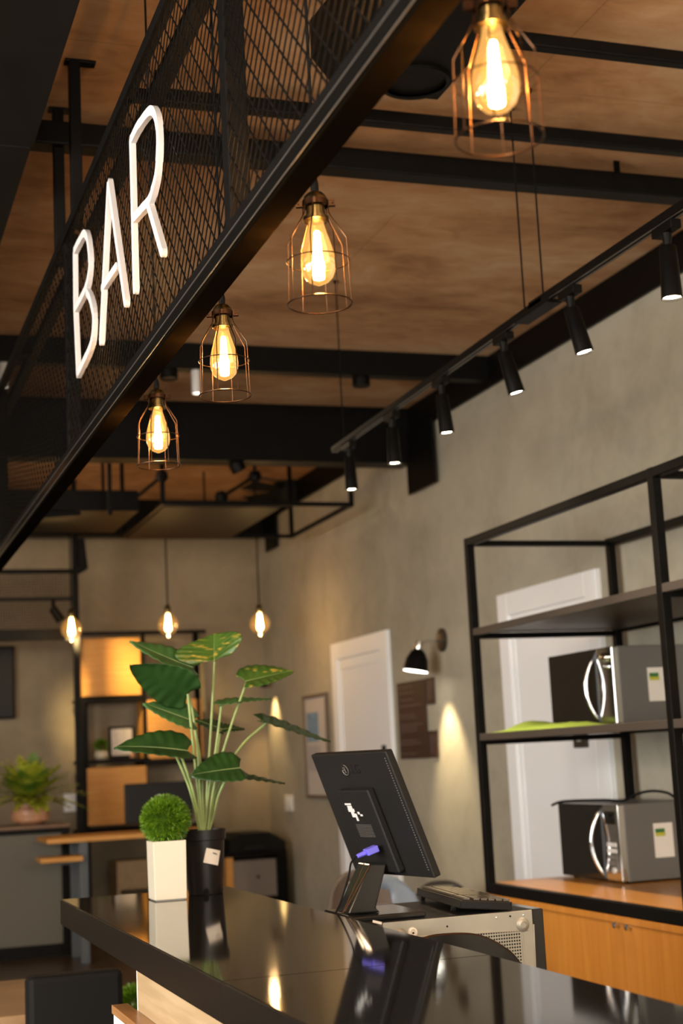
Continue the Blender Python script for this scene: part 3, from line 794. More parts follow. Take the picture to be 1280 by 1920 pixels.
# ------------------------------------------------------------------ white planter with grass ball
pc0 = on(2, CT, 291, 1691); pc1 = on(2, CT, 352, 1687); pcl = on(2, CT, 277, 1687)
pwid = (pc1-pc0).length
dxy = V((1, 0, 0)); dl = V((-dxy.y, dxy.x, 0))
pc1 = pc0+dxy*pwid; base = [pc0, pc1, pc1+dl*pwid, pc0+dl*pwid]
ctr = (base[0]+base[2])/2
pz = .171
pn = thing('square_planter', tuple(ctr), 'tall square white planter with a round green grass ball on the counter corner', 'planter')
mb = MB(); g = 1.045
tp = [ctr+(p-ctr)*g+V((0,0,pz)) for p in base]; ip = [ctr+(p-ctr)*g*.92+V((0,0,pz)) for p in base]; ib = [ctr+(p-ctr)*g*.92+V((0,0,pz-.012)) for p in base]
bs = [p+V((0,0,.003)) for p in base]
mb.add(bs+tp+ip+ib, [(3,2,1,0),(0,1,5,4),(1,2,6,5),(2,3,7,6),(3,0,4,7),(4,5,9,8),(5,6,10,9),(6,7,11,10),(7,4,8,11),(8,9,13,12),(9,10,14,13),(10,11,15,14),(11,8,12,15),(12,13,14,15)])
mb.build('planter_box', M['ceramic'], pn, bevel=.0015)
MB().prism([ctr+(p-ctr)*.93 for p in base], (0,0,0), (0,0,.003)).build('planter_base', M['greymetal'], pn)
def grassball(c, r, n_, mt, nm, parent, ln=.02, wb=.0016, squash=1.0, rnd=None):
    rnd = rnd or random.Random(3); mb = MB()
    for i in range(n_):
        z = 1-2*(i+.5)/n_; t = i*2.39996
        d = V((math.sqrt(1-z*z)*math.cos(t), math.sqrt(1-z*z)*math.sin(t), z))
        if d.z < -.86: continue
        d = (d+V((rnd.uniform(-.9,.9), rnd.uniform(-.9,.9), rnd.uniform(-.6,1.0)))).normalized()
        p = c+V((d.x, d.y, d.z*squash))*(r-ln)*rnd.uniform(.78,1.06); q = p+d*ln*rnd.uniform(.9,1.35)
        s_ = d.cross(V((rnd.uniform(-1,1), rnd.uniform(-1,1), rnd.uniform(-1,1)))).normalized()
        mid = (p+q)/2+V((rnd.uniform(-1,1), rnd.uniform(-1,1), rnd.uniform(-.4,1)))*.003
        mb.add([p-s_*wb*.6, p+s_*wb*.6, mid+s_*wb, mid-s_*wb, q], [(0,1,2,3),(3,2,4)])
    return mb.build(nm, mt, parent)
gc = V((ctr.x, ctr.y, CT+pz+.058))
o = grassball(gc, .076, 9000, M['grass'], 'grass_blades', pn, .015, .0012); o['kind'] = 'stuff'
MB().lathe([(0,-.042),(.03,-.032),(.044,0),(.03,.032),(0,.044)], gc, 20)
MB().lathe([(0,-.05),(.036,-.036),(.05,0),(.036,.036),(0,.05)], gc, 20).build('ball_core', M['grass'], pn, smooth=True)

# ------------------------------------------------------------------ big leafy plant in the black pot
pb_ = on(2, CT, 392, 1678); px_, py_ = pb_.x+.002, pb_.y+.05
pt = thing('leafy_pot_plant', (px_, py_, CT), 'tall artificial plant with broad green leaves in a black nursery pot', 'potted plant')
MB().lathe([(0,.001),(.052,.001),(.053,.006),(.0615,.160),(.066,.162),(.068,.192),(.0655,.192),(.062,.170),(.0,.170)], (px_, py_, CT), 40).build('nursery_pot', M['pot'], pt, smooth=True)
MB().lathe([(.0,.171),(.0615,.171)], (px_, py_, CT), 30, cap=False).build('soil', M['soil'], pt)
vdir = V((px_, py_, 0)).normalized()       # from camera to pot (horizontal)
sx_ = V((vdir.y, -vdir.x, 0))
def potpt(a, z, extra=.0008):  # a: angle around from facing camera
    r = .0525+(z/.16)*.0085+extra
    d = -vdir*math.cos(a)+sx_*math.sin(a)
    return V((px_, py_, CT+z))+d*r
mb = MB(); rot = -.25
def lab_pt(u, v):
    uu = u*math.cos(rot)-v*math.sin(rot); vv = u*math.sin(rot)+v*math.cos(rot)
    return potpt(.42+uu/.058, .112+vv)
N = 8; vs = []; fs = []
for j in range(N+1):
    for i in range(N+1): vs.append(lab_pt(-.0245+.049*i/N, -.022+.044*j/N))
for j in range(N):
    for i in range(N): k = j*(N+1)+i; fs.append((k, k+1, k+N+2, k+N+1))
lb = MB().add(vs, fs).build('price_tag', M['sticker'], pt)
mb = MB()
for (u, v) in ((-.002,.009),(.002,.008),(.006,.0085),(.010,.007)):
    mb.add([lab_pt(u, v)-vdir*.0006, lab_pt(u+.003, v)-vdir*.0006, lab_pt(u+.003, v+.004)-vdir*.0006, lab_pt(u, v+.004)-vdir*.0006], [(0,1,2,3)])
mb.build('tag_print', M['rubber'], lb)
mb = MB(); c = potpt(.0, .006)
vs = [potpt(.02+.16*math.cos(t), .010+.010*math.sin(t), .0012) for t in [2*math.pi*k/20 for k in range(20)]]
MB().add(vs, [tuple(range(20))]).build('drain_hole', M['rubber'], pt)

def leaf(B, T, wid, tilt, mt, droop=.02, fold=.25, parent=None, ripple=.5, flip=1, waves=7, name='leaf'):
    """B: where the stalk meets the blade, T: tip, wid: full width, tilt: blade angle, 0 edge on to 90 facing"""
    B, T = V(B), V(T); ax = T-B; L = ax.length; a = ax.normalized()
    depth = (vdir - a*vdir.dot(a)).normalized()
    upv = a.cross(depth).normalized()
    if upv.z < 0: upv = -upv
    s_ = (depth*math.cos(math.radians(tilt)) + upv*math.sin(math.radians(tilt))*flip).normalized()
    nn = a.cross(s_).normalized()
    if nn.z < 0: nn = -nn
    NU, NV = 36, 12; vs = []; fs = []
    for i in range(NU+1):
        t = i/NU
        for j in range(-NV, NV+1):
            sv = j/NV
            # heart outline: lobes reach behind the stalk
            tt = t
            wprof = (math.sin(math.pi*min(1, tt*.975+.025)**.54)**.72)*(1-.10*tt) if tt < 1 else 0
            wprof = max(wprof, 0)
            xx = -(.14)*abs(sv)**1.4*(1-t)**3*L + t*L + .04*L*abs(sv)*(1-t)
            yy = sv*wid/2*wprof
            h = -droop*((t-.35)**2)*4*L/.2*.2/.2*.2 if False else -droop*(t**2)*1.2
            h += abs(yy)*fold
            h += ripple*.004*math.sin(t*waves*2*math.pi - abs(sv)*3.0)*abs(sv)**1.0*(1-t*.6)
            h -= .5*abs(sv)**2.2*wid*.10
            p = B + a*xx + s_*yy + nn*h
            vs.append(p)
    W = 2*NV+1
    for i in range(NU):
        for j in range(2*NV): k = i*W+j; fs.append((k, k+1, k+W+1, k+W))
    o = MB().add(vs, fs).build(name, mt, parent, smooth=True)
    sd = o.modifiers.new('thickness', 'SOLIDIFY'); sd.thickness = .0012
    # midrib
    mr = [B+a*(t*L)+nn*(-droop*t*t*1.2+.0012) for t in [k/14 for k in range(15)]]
    MB().tube(mr, [.0014*(1-k/16) for k in range(15)], 6).build('midrib', M['stem'], o, smooth=True)
    return o
PY = py_
def P3(px, py, dy=0): return on(1, PY+dy, px, py)
leaves = [
 # base px, tip px, width, tilt, material, depth base, depth tip, droop, fold, flip
 ((362,1252),(240,1208), .105, 30, 'leaf', .03, .05, -.012, .25, 1),
 ((352,1301),(243,1246), .125, 52, 'leafdark', -.03, -.05, .0, .12, -1),
 ((362,1352),(268,1318), .10, 34, 'leaf', .02, .03, .0, .25, 1),
 ((352,1408),(218,1388), .12, 30, 'leafdark', -.05, -.06, .02, .35, 1),
 ((402,1240),(401,1188), .175, 68, 'leafvar', .0, .06, .0, .55, 1),
 ((459,1278),(550,1257), .10, 36, 'leafvar', -.01, .0, .0, .30, 1),
 ((413,1322),(507,1308), .085, 12, 'leaf', .0, .0, .002, .25, 1),
 ((416,1368),(366,1346), .07, 24, 'leafdark', .08, .09, .006, .2, 1),
 ((416,1368),(458,1362), .07, 20, 'leafdark', .08, .09, .006, .2, 1),
 ((490,1352),(616,1398), .095, 14, 'leafdark', .02, .03, -.014, .30, 1),
 ((450,1440),(357,1450), .115, 38, 'leafdark', -.06, -.07, .006, .25, 1),
 ((424,1456),(534,1468), .08, 10, 'leafdark', .03, .04, .0, .25, 1)]
for i, (b_, t_, wd2, tl2, mt2, db, dt, dr, fo, fl) in enumerate(leaves):
    leaf(P3(*b_, db), P3(*t_, dt), wd2*1.32, tl2, M[mt2], dr, fo, pt, .6, fl)
stems = [((375,1572),(372,1500),(364,1420),(352,1301),-.03), ((379,1572),(376,1500),(371,1420),(360,1330),(348,1290),.02), ((372,1570),(366,1520),(352,1470),(329,1415),-.03),
         ((374,1570),(369,1515),(358,1470),(339,1416),-.04), ((386,1572),(388,1480),(395,1370),(402,1241),.0), ((384,1572),(390,1490),(402,1420),(415,1323),.0),
         ((388,1572),(402,1470),(430,1370),(463,1277),-.01), ((388,1572),(398,1480),(405,1430),(413,1370),.06), ((390,1572),(400,1500),(420,1450),(455,1395),(498,1357),.02),
         ((392,1572),(400,1530),(410,1490),(428,1452),-.03), ((382,1572),(380,1500),(377,1440),(364,1354),.02), ((394,1572),(399,1520),(412,1480),(424,1456),.03)]
for s_ in stems:
    dd = s_[-1]; pts = s_[:-1]; n_ = len(pts)
    W3 = [P3(q[0]+.0, q[1], dd*(i/(n_-1))) for i, q in enumerate(pts)]
    W3[0] = V((px_+(W3[0].x-px_)*.6, py_+random.uniform(-.015,.015), CT+.168))
    MB().tube(smooth(W3, 7), .0040, 8).build('stalk', M['stem'], pt, smooth=True)

# ------------------------------------------------------------------ steel shelf unit with oak cabinet on the right
XF = 2.813; XB = 3.60; YA = 6.36; YB = 4.64; YC = 2.9; T_ = .038
zt, z1_, z2_, z0_ = 2.285, 1.855, 1.372, .71
su = thing('steel_shelf_unit', ((XF+XB)/2, 4.65, .63), 'tall black steel frame shelf standing on the oak cabinet along the right wall', 'shelf unit')
for x in (XF, XB-T_):
    for y in (YA-T_, YB, YC):
        MB().box(x, x+T_, y, y+T_, z0_-.05 if x == XF else z0_-.05, zt).build('post', M['black'], su, bevel=.003)
    MB().box(x+.001, x+T_-.001, YC, YA-.001, zt-T_, zt-.001).build('top_rail', M['black'], su, bevel=.003)
for y in (YA-T_, YB, YC):
    for zz_ in (zt-T_, z1_-.045, z2_-.05):
        MB().box(XF+T_, XB-T_, y+.001, y+T_-.001, zz_, zz_+.026).build('side_rail', M['black'], su, bevel=.002)
for (ya, yb_) in ((YB+T_, YA-T_), (YC+T_, YB)):
    for zz_, mt_ in ((z1_, 'walnut'), (z2_, 'walnut')):
        MB().box(XF+.028, XB-.03, ya, yb_, zz_-.018, zz_).build('shelf_board', M['greymetal'] if zz_ == z2_ and False else M[mt_], su, bevel=.001)
        MB().box(XF+.002, XF+.028, ya, yb_, zz_-.03, zz_+.002).build('front_rail', M['brownrail'] if 'brownrail' in M else M['walnut'], su, bevel=.002)
        MB().box(XB-.03, XB-.006, ya, yb_, zz_-.03, zz_).build('back_rail', M['black'], su, bevel=.002)
    MB().box(XF-.001, XF+T_, ya, yb_, z0_-.052, z0_-.004).build('bottom_rail', M['black'], su, bevel=.003)

cbn = thing('oak_cabinet', ((XF+XB)/2, 4.65, 0), 'long low golden oak cabinet with small metal knobs below the black shelf unit', 'cabinet')
MB().box(XF+T_+.001, XB-T_-.001, YC, YA-.005, z0_-.03, z0_-.004).build('cabinet_top', M['oaktop'], cbn, bevel=.002)
MB().box(XF+.024, XB+.03, YC, YA+.004, .06, z0_-.055).build('carcass', M['oak'], cbn, bevel=.001)
MB().box(XF+.06, XB, YC+.03, YA-.03, 0, .06).build('plinth', M['blackmatte'], cbn)
MB().box(XF-.002, XF+.024, YC, YA+.004, z0_-.078, z0_-.053).build('top_strip', M['oak'], cbn, bevel=.001)
sp = on(0, XF, 1170, 1720).y
edges = [YA+.004, 5.74, sp, 4.70, 4.62, 3.8, YC]
def cdoor(a, b_, knob):
    d = MB().box(XF+.001, XF+.0235, b_+.0015, a-.0015, .065, z0_-.080).build('cabinet_door', M['oak'], cbn, bevel=.0015)
    if knob: 
        MB().lathe([(.006,-.002),(.006,.012),(.012,.018),(.012,.024),(.0,.027)], (XF+.001, knob, .625), 16, axis=(-1,0,0)).build('knob', M['chrome'], d, smooth=True)
cdoor(YA+.004, sp, sp+.045); cdoor(sp, 4.675, sp-.045)
cdoor(4.645, 3.80, 3.84); cdoor(3.80, YC, 3.76)
MB().box(XF-.002, XF+.024, 4.645, 4.675, .06, z0_-.08).build('divider', M['oak'], cbn, bevel=.001)

def microwave(y0, y1, x0, x1, z0, z1, label, knobstyle):
    t = thing('microwave_oven', ((x0+x1)/2, (y0+y1)/2, z0), label, 'microwave', 'microwave ovens on the steel shelf')
    MB().box(x0+.03, x1, y0, y1, z0+.008, z1).build('casing', M['greymetal'], t, bevel=.004)
    for xx in (x0+.05, x1-.05):
        for yy in (y0+.04, y1-.04): MB().lathe([(.014,0),(.014,.009)], (xx, yy, z0), 12).build('foot', M['rubber'], t)
    ps = y0+.135
    d = MB().box(x0, x0+.03, ps+.002, y1, z0+.010, z1-.001).build('door', M['darkglass'], t, bevel=.003)
    pnl = MB().box(x0-.001, x0+.03, y0, ps, z0+.010, z1-.001).build('control_panel', M['chrome'], t, bevel=.004)
    # bowed handle
    zc = (z0+z1)/2; hh = (z1-z0)*.41
    pts = [(x0-.003-.040*math.cos(math.pi*k/16*1.0-math.pi/2), ps+.022+.018*math.sin(math.pi*k/16), zc+hh*(1-2*k/16)) for k in range(17)]
    MB().tube(pts, [.006]+[.0095]*15+[.006], 10).build('handle', M['chrome'], d, smooth=True)
    MB().box(x0-.004, x0, ps+.001, ps+.012, z0+.02, z1-.02).build('handle_backing', M['bluesteel'], d)
    if knobstyle:
        for (dy, dz, r) in ((.045,-.045,.020),(.085,-.045,.010),(.045,-.085,.010)):
            MB().lathe([(r,-.002),(r,.014),(r*.7,.018),(0,.018)], (x0-.001, y0+dy+.01, z1+dz), 20, axis=(-1,0,0)).build('dial', M['chrome'], pnl, smooth=True)
    else:
        MB().box(x0-.0025, x0-.001, y0+.025, ps-.02, z1-.085, z1-.030).build('display', M['darkglass'], pnl)
        MB().lathe([(.019,-.002),(.019,.010),(0,.012)], (x0-.001, y0+.068, z1-.06), 20, axis=(-1,0,0)).build('dial', M['plasticg'], pnl, smooth=True)
        for r in range(4):
            for c_ in range(3):
                MB().box(x0-.003, x0-.001, y0+.03+c_*.028, y0+.052+c_*.028, z0+.155-r*.026, z0+.172-r*.026).build('button', M['silver'] if r < 2 else M['greymetal'], pnl)
        MB().lathe([(.013,-.001),(.013,.005),(0,.006)], (x0-.001, y0+.06, z0+.055), 16, axis=(-1,0,0)).build('button', M['silver'], pnl, smooth=True)
    lb = MB().box(x0+.168, x0+.262, y0-.0012, y0, z0+.10, z0+.245).build('rating_sticker', M['sticker'], t)
    MB().box(x0+.176, x0+.222, y0-.002, y0-.0012, z0+.205, z0+.222).build('green_band', mat('sticker_green', (.03,.14,.03), .6), lb)
    MB().box(x0+.176, x0+.224, y0-.002, y0-.0012, z0+.190, z0+.205).build('yellow_band', mat('sticker_yellow', (.45,.42,.03), .6), lb)
    return t
mw1 = microwave(5.765, 6.32, 3.188, 3.55, z0_-.004, 1.041, 'lower microwave oven with silver side standing on the oak cabinet top', False)
mw2 = microwave(5.705, 6.31, 3.186, 3.55, z2_+.0005, 1.716, 'upper microwave oven with chrome dials on the middle shelf', True)
ca = [on(0, 3.19, 1032, 1521), on(0, 3.2, 1052, 1512)+V((0,0,.004)), V((3.27, 6.02, 1.052)), V((3.32, 5.95, 1.046)), V((3.37, 5.90, 1.075)), V((3.42, 5.86, 1.085)), V((3.47, 5.82, 1.075)), V((3.50, 5.80, 1.052)), V((3.53, 5.80, 1.0445))]
ca[0] = V((3.178, 6.36, 1.030)); ca[1] = V((3.20, 6.27, 1.048))
o = MB().tube(smooth(ca, 6), .006, 8).build('power_cord', M['rubber'], smooth=True); tag(o, 'black power cord lying over the lower microwave oven', 'cord')
# green cloth on the middle shelf
mb = MB(); rr = random.Random(5); NX, NY = 8, 26; vs = []; fs = []
for i in range(NX+1):
    for j in range(NY+1):
        x = XF+.03+.30*i/NX; y = 6.30-.80*j/NY
        e = min(i, NX-i)/NX*2*min(j, NY-j)/NY*2
        vs.append((x+rr.uniform(-.006,.006), y+rr.uniform(-.008,.008), z2_+.002+min(1, e*3)*(.018+.022*math.exp(-((j-5)/3.2)**2)+rr.uniform(0,.006))))
for i in range(NX):
    for j in range(NY): k = i*(NY+1)+j; fs.append((k, k+NY+1, k+NY+2, k+1))
o = MB().add(vs, fs).build('cloth', M['greencloth'], smooth=True)
so = o.modifiers.new('thickness', 'SOLIDIFY'); so.thickness = .0015
tag(o, 'lime green cloth spread at the left end of the middle shelf', 'cloth')
vz = thing('amber_vase', (3.05, 4.50, z2_), 'rounded amber vase cut off by the right picture edge', 'vase')
p_ = on(0, 3.0, 1273, 1215)
MB().lathe([(.0,.0),(.05,.001),(.052,.02),(.075,.10),(.10,.22),(.105,.29),(.095,.335),(.09,.335),(.09,.31),(.0,.30)], (3.05, 4.52, z2_+.0005), 32).build('vase_body', mat('amber_glaze', (.75,.42,.16), .3), vz, smooth=True)
MB().lathe([(.096,.325),(.099,.332),(.096,.338)], (3.05, 4.52, z2_), 32, cap=False).build('vase_rim', M['brass'], vz, smooth=True)

# ------------------------------------------------------------------ things on the right wall
sc = on(0, WX, 830, 1200)
sn = thing('wall_sconce', (WX-.02, sc.y, sc.z), 'black cone wall lamp shining down beside the dark notice boards', 'wall lamp')
MB().lathe([(.075,0),(.075,.012),(.05,.022),(.0,.024)], (WX-.002, sc.y, sc.z), 28, axis=(-1,0,0)).build('wall_plate', mat('bronze_plate', (.07,.05,.035), .45, .6), sn, smooth=True)
shc = V((WX-.19, sc.y-.02, 1.90))
MB().tube([(WX-.02, sc.y, sc.z-.01), (WX-.10, sc.y-.01, sc.z-.005), (shc.x+.02, sc.y-.02, 1.975)], .010, 10).build('arm', M['chrome'], sn, smooth=True)
ax = V((-.18, .03, -1)).normalized(); tpt = V((WX-.17, sc.y-.02, 1.985))
MB().lathe([(.0,-.005),(.022,-.003),(.024,.04),(.022,.05)], tpt, 20, axis=ax).build('neck', M['chrome'], sn, smooth=True)
sh_ = MB().lathe([(.024,.045),(.045,.065),(.068,.11),(.080,.185),(.0775,.185),(.065,.115),(.042,.070),(.02,.05)], tpt, 32, axis=ax, cap=False).build('lamp_shade', M['black'], sn, smooth=True)
MB().lathe([(.0,.160),(.060,.165),(.076,.180),(.0765,.184),(.0,.178)], tpt, 28, axis=ax, cap=False).build('lit_diffuser', emis('lamp_white', (1,.93,.78), 5), sn, smooth=True)
lamp('SPOT', 'sconce_light', tpt+ax*.20, 26, (1,.78,.45), (.30,-.06,-1), spot_size=math.radians(62), spot_blend=.8, shadow_soft_size=.03)

def board(y0, y1, z0, z1, label, rows):
    t = thing('notice_board', (WX-.01, (y0+y1)/2, z0), label, 'notice board', 'dark notice boards on the right wall')
    MB().box(WX-.012, WX-.001, y0, y1, z0, z1).build('panel', M['brownboard'], t, bevel=.001)
    mb = MB(); rr = random.Random(int(y0*100)); z = z1-.03
    while z > z0+.03:
        hh = .007; e = rr.uniform(.55, .93)*(y1-y0)
        if rr.random() < .8: mb.box(WX-.0135, WX-.012, y1-.02-e+.02, y1-.025, z-hh, z)
        z -= .020 if rr.random() < .8 else .045
    o = mb.build('printed_lines', mat('faded_print', (.15,.10,.085), .6), t); o['kind'] = 'stuff'
board(8.97, 9.47, 1.265, 1.772, 'large dark brown notice board with rows of small print', 20)
board(8.815, 8.945, 1.605, 1.775, 'small dark notice board right of the large board, level with its top', 8)
board(8.81, 8.95, 1.267, 1.437, 'small dark notice board right of the large board, level with its bottom', 8)
pf = thing('framed_picture', (WX-.015, 11.29, .99), 'tall framed print with a pale mount and blue image on the right wall', 'picture')
y0, y1, z0, z1 = 10.98, 11.59, .99, 1.80
fr = MB(); f_ = .025
fr.box(WX-.03, WX-.002, y0, y0+f_, z0, z1).box(WX-.03, WX-.002, y1-f_, y1, z0, z1).box(WX-.03, WX-.002, y0+f_, y1-f_, z0, z0+f_).box(WX-.03, WX-.002, y0+f_, y1-f_, z1-f_, z1)
fr.build('frame', mat('frame_brown', (.16,.12,.09), .5), pf, bevel=.002)
MB().box(WX-.012, WX-.003, y0+f_, y1-f_, z0+f_, z1-f_).build('mount', mat('mount_paper', (.58,.54,.50), .7), pf)
MB().box(WX-.0135, WX-.012, 11.23, 11.53, 1.43, 1.66).build('print_upper', mat('print_blue', (.20,.32,.46), .6, 0, .25, 12), pf)
MB().box(WX-.0135, WX-.012, 11.20, 11.53, 1.20, 1.40).build('print_lower', mat('print_mauve', (.45,.42,.43), .6, 0, .1, 12), pf)
p_ = on(0, WX, 543, 1506)
swt = thing('light_switch', (WX-.005, p_.y, p_.z-.06), 'white switch plate on the right wall near the far corner', 'switch')
MB().box(WX-.010, WX-.001, p_.y-.11, p_.y+.11, p_.z-.065, p_.z+.065).build('plate', M['white'], swt, bevel=.003)
MB().box(WX-.014, WX-.010, p_.y-.05, p_.y+.05, p_.z-.03, p_.z+.03).build('rocker', M['white'], swt, bevel=.002)
# ------------------------------------------------------------------ plastic chairs between counter and wall
def plastic_chair(c, yawd, zt2, mt, label):
    t = thing('plastic_chair', (c[0], c[1], 0), label, 'chair')
    ca_, sa_ = math.cos(yawd), math.sin(yawd)
    def L(x, y, z): return V((c[0]+x*ca_-y*sa_, c[1]+x*sa_+y*ca_, z))
    # backrest shell with a grip hole, facing -y locally
    NX, NZ = 16, 12; vs = []; fs = []; W_ = .25
    for j in range(NZ+1):
        v = j/NZ
        for i in range(NX+1):
            u = i/NX*2-1
            w_ = W_*(1-.22*v**3)*.86
            top_ = zt2-.45-.09*abs(u)**3
            vs.append(L(u*w_, .05*v+(-.05)*u*u, .45+top_*v))
    for j in range(NZ):
        for i in range(NX):
            if j in (8, 9) and 5 <= i <= 10: continue
            k = j*(NX+1)+i; fs.append((k, k+1, k+NX+2, k+NX+1))
    o = MB().add(vs, fs).build('backrest', mt, t, smooth=True)
    s_ = o.modifiers.new('thickness', 'SOLIDIFY'); s_.thickness = .012
    MB().prism([L(-.22,-.40,.43), L(.22,-.40,.43), L(.24,0,.43), L(-.24,0,.43)], (0,0,0), (0,0,.025)).build('seat', mt, t, bevel=.01)
    for sx in (-1, 1):
        for yy in (-.36, -.03):
            MB().tube([L(sx*.19, yy, .43), L(sx*.22, yy*1.08, .001)], [.018,.014], 10).build('leg', mt, t, smooth=True)
    return t
p_ = on(1, 5.9, 710, 1650)
plastic_chair((p_.x-.0, 5.9), .15, on(1, 5.9, 722, 1640).z, M['bluegrey'], 'blue grey plastic chair seen below the monitor, with a grip hole in its back')
p_ = on(1, 6.9, 684, 1640)
plastic_chair((p_.x, 6.9), .1, on(1, 6.9, 672, 1631).z, mat('brown_grey_plastic', (.09,.065,.05), .5), 'brown grey chair left of and behind the blue grey chair')
p_ = on(1, 7.9, 822, 1660)
plastic_chair((p_.x+.02, 7.9), -.1, on(1, 7.9, 815, 1653).z, mat('dark_brown_plastic', (.05,.038,.03), .5), 'dark chair whose rounded back shows just behind the keyboard')
# ------------------------------------------------------------------ far end of the room
def F(px, py, y): return on(1, y, px, py)
def fbox(mb, y, x0p, y0p, x1p, y1p, d):
    """box whose front face covers the given view of the plane at depth y"""
    a = F(x0p, (y0p+y1p)/2, y); b = F(x1p, (y0p+y1p)/2, y); zt_ = F((x0p+x1p)/2, y0p, y).z; zb_ = F((x0p+x1p)/2, y1p, y).z
    mb.box(a.x, b.x, y, y+d, zb_, zt_); return (a.x, b.x, zb_, zt_)
# hanging frame above the passage
zf = 3.0; hf = thing('ceiling_rack', (2.75, 10.2, zf), 'black steel rack with a dark tray hanging behind the deepest ceiling beam', 'ceiling rack')
X0, X1, Y0, Y1 = 2.05, 3.40, 9.50, 10.92; t_ = .028
for y in (Y0, Y1):
    MB().box(X0, X1, y, y+t_, zf, zf+t_).build('frame_bar', M['black'], hf)
for x in (X0, X1-t_):
    MB().box(x, x+t_, Y0+t_, Y1, zf+.001, zf+t_-.001).build('frame_bar', M['black'], hf)
    for y in (Y0, Y1):
        MB().box(x, x+t_, y, y+t_, zf+t_, H).build('frame_post', M['black'], hf)
MB().box(-1.5, X1, Y0, Y0+.022, 3.33, 3.352).build('frame_bar', M['black'], hf)
MB().box(1.70, 1.725, Y0, Y0+.025, 2.93, H).build('frame_post', M['black'], hf)
MB().box(X0+t_, X0+.83, Y0+t_, Y1, zf-.01, zf+.012).build('tray', mat('tray_brown', (.03,.02,.012), .5, spec=.1), hf, bevel=.002)
hb = MB().box(-1.0, 1.95, 9.75, 10.7, 3.0, 3.14).build('ceiling_box', M['black'], bevel=.004); tag(hb, 'black box hanging under the ceiling left of the steel ceiling rack', 'box')
for x in (-.8, 1.8): MB().box(x, x+.02, 10.3, 10.32, 3.14, H).build('hanger', M['black'], hb)
def arm_lamp(p0, p1, label):
    t = thing('rod_spotlight', tuple(p0), label, 'spotlight')
    MB().tube([p0, p1], .014, 8).build('rod', M['black'], t, smooth=True)
    for p, r in ((p0, .045), (p1, .05)):
        MB().lathe([(0,-r),(r*.8,-r*.7),(r,0),(r*.8,r*.7),(0,r)], p, 16).build('joint', M['black'], t, smooth=True)
    MB().tube([p0, (p0.x, p0.y, H)], .010, 8).build('drop_rod', M['black'], t, smooth=True)
    return t
arm_lamp(F(303,893,9.7), F(243,943,10.4), 'black diagonal rod lamp below the ceiling, left of the fourth caged lamp base')
arm_lamp(F(478,893,9.7), F(415,932,10.4), 'black diagonal rod lamp below the ceiling, right of the fourth caged lamp')
def ceil_spot(c, r, L_, mt, label, lit=None, d=(0,0,-1), top=None):
    t = thing('ceiling_spotlight', tuple(c), label, 'spotlight')
    c = V(c); ax = V(d).normalized()
    MB().lathe([(0,0),(r*.8,0),(r,L_*.15),(r,L_),(r*.85,L_),(r*.8,L_*.9),(0,L_*.9)], c, 20, axis=ax).build('head', mt, t, smooth=True)
    if lit: MB().lathe([(0,L_*.93),(r*.83,L_*.94)], c, 16, axis=ax, cap=False).build('lens', lit, t)
    MB().tube([c-ax*.0, (c.x, c.y, top if top else H)], .008, 8).build('stem', M['black'], t, smooth=True)
    return t
b4z = 1.635*1.3+EYE
lw_ = emis('white_lens', (1,.9,.75), 2.2)
p_ = F(366, 650, 7.70); ceil_spot((p_.x, 7.70, b4z+.02), .028, .15, M['silver'], 'small white spotlight under the shallow beam, left of the third caged lamp', lw_, top=b4z+.05)
p_ = F(6, 640, 7.70); ceil_spot((p_.x, 7.70, b4z+.02), .028, .15, M['silver'], 'small white spotlight at the left picture edge beside the sign box', lw_, top=b4z+.05)
p_ = F(316, 688, 7.70); ceil_spot((p_.x, 7.70, b4z), .05, .055, M['black'], 'stubby black spotlight under the shallow beam above the fourth caged lamp', None, top=b4z+.03)
p_ = F(676, 700, 7.70); ceil_spot((p_.x, 7.70, b4z), .05, .055, M['black'], 'stubby black spotlight under the shallow beam near the track', None, top=b4z+.03)
p_ = F(440, 868, 9.05); ceil_spot((p_.x, 9.05, 1.457*1.3+EYE+.01), .05, .07, M['black'], 'stubby black spotlight under the deepest beam', None, (.5,0,-1), top=3.25)
p_ = F(384, 955, 11.2); ceil_spot((p_.x, 11.2, p_.z+.03), .045, .13, M['silver'], 'small white spotlight hanging above the dark tray', lw_, top=H)
p_ = F(545, 915, 11.6)
fnn = thing('ceiling_fan', (p_.x, 11.6, p_.z-.2), 'dark ceiling fan in the far right corner of the ceiling', 'fan')
MB().lathe([(0,-.14),(.10,-.13),(.14,-.05),(.14,.05),(.08,.12),(0,.13)], (p_.x, 11.6, p_.z), 24).build('motor', M['blackmatte'], fnn, smooth=True)
MB().tube([(p_.x, 11.6, p_.z+.1), (p_.x, 11.6, H)], .018, 10).build('rod', M['blackmatte'], fnn, smooth=True)
for k in range(4):
    a = .5+math.pi/2*k; d = V((math.cos(a), math.sin(a), 0)); s_ = V((-d.y, d.x, .25)).normalized()
    MB().prism([V((p_.x,11.6,p_.z-.03))+d*.12-s_*.05, V((p_.x,11.6,p_.z-.03))+d*.50-s_*.08, V((p_.x,11.6,p_.z-.03))+d*.50+s_*.08, V((p_.x,11.6,p_.z-.03))+d*.12+s_*.05], (0,0,0), (0,0,.008)).build('blade', M['blackmatte'], fnn)
p_ = F(112, 930, 9.8)
spk = thing('hanging_speaker', (p_.x, 9.8, p_.z-.15), 'black angular loudspeaker under the ceiling where the sign box ends', 'loudspeaker')
MB().prism([F(105,905,9.8), F(113,903,9.8), F(150,940,9.8), F(152,966,9.8), F(70,972,9.8), F(72,930,9.8)], (0,0,0), (0,.22,0)).build('cabinet', M['black'], spk, bevel=.005)
MB().tube([F(108,915,9.9), V((F(108,915,9.9).x, 9.9, H))], .012, 8).build('bracket', M['black'], spk)

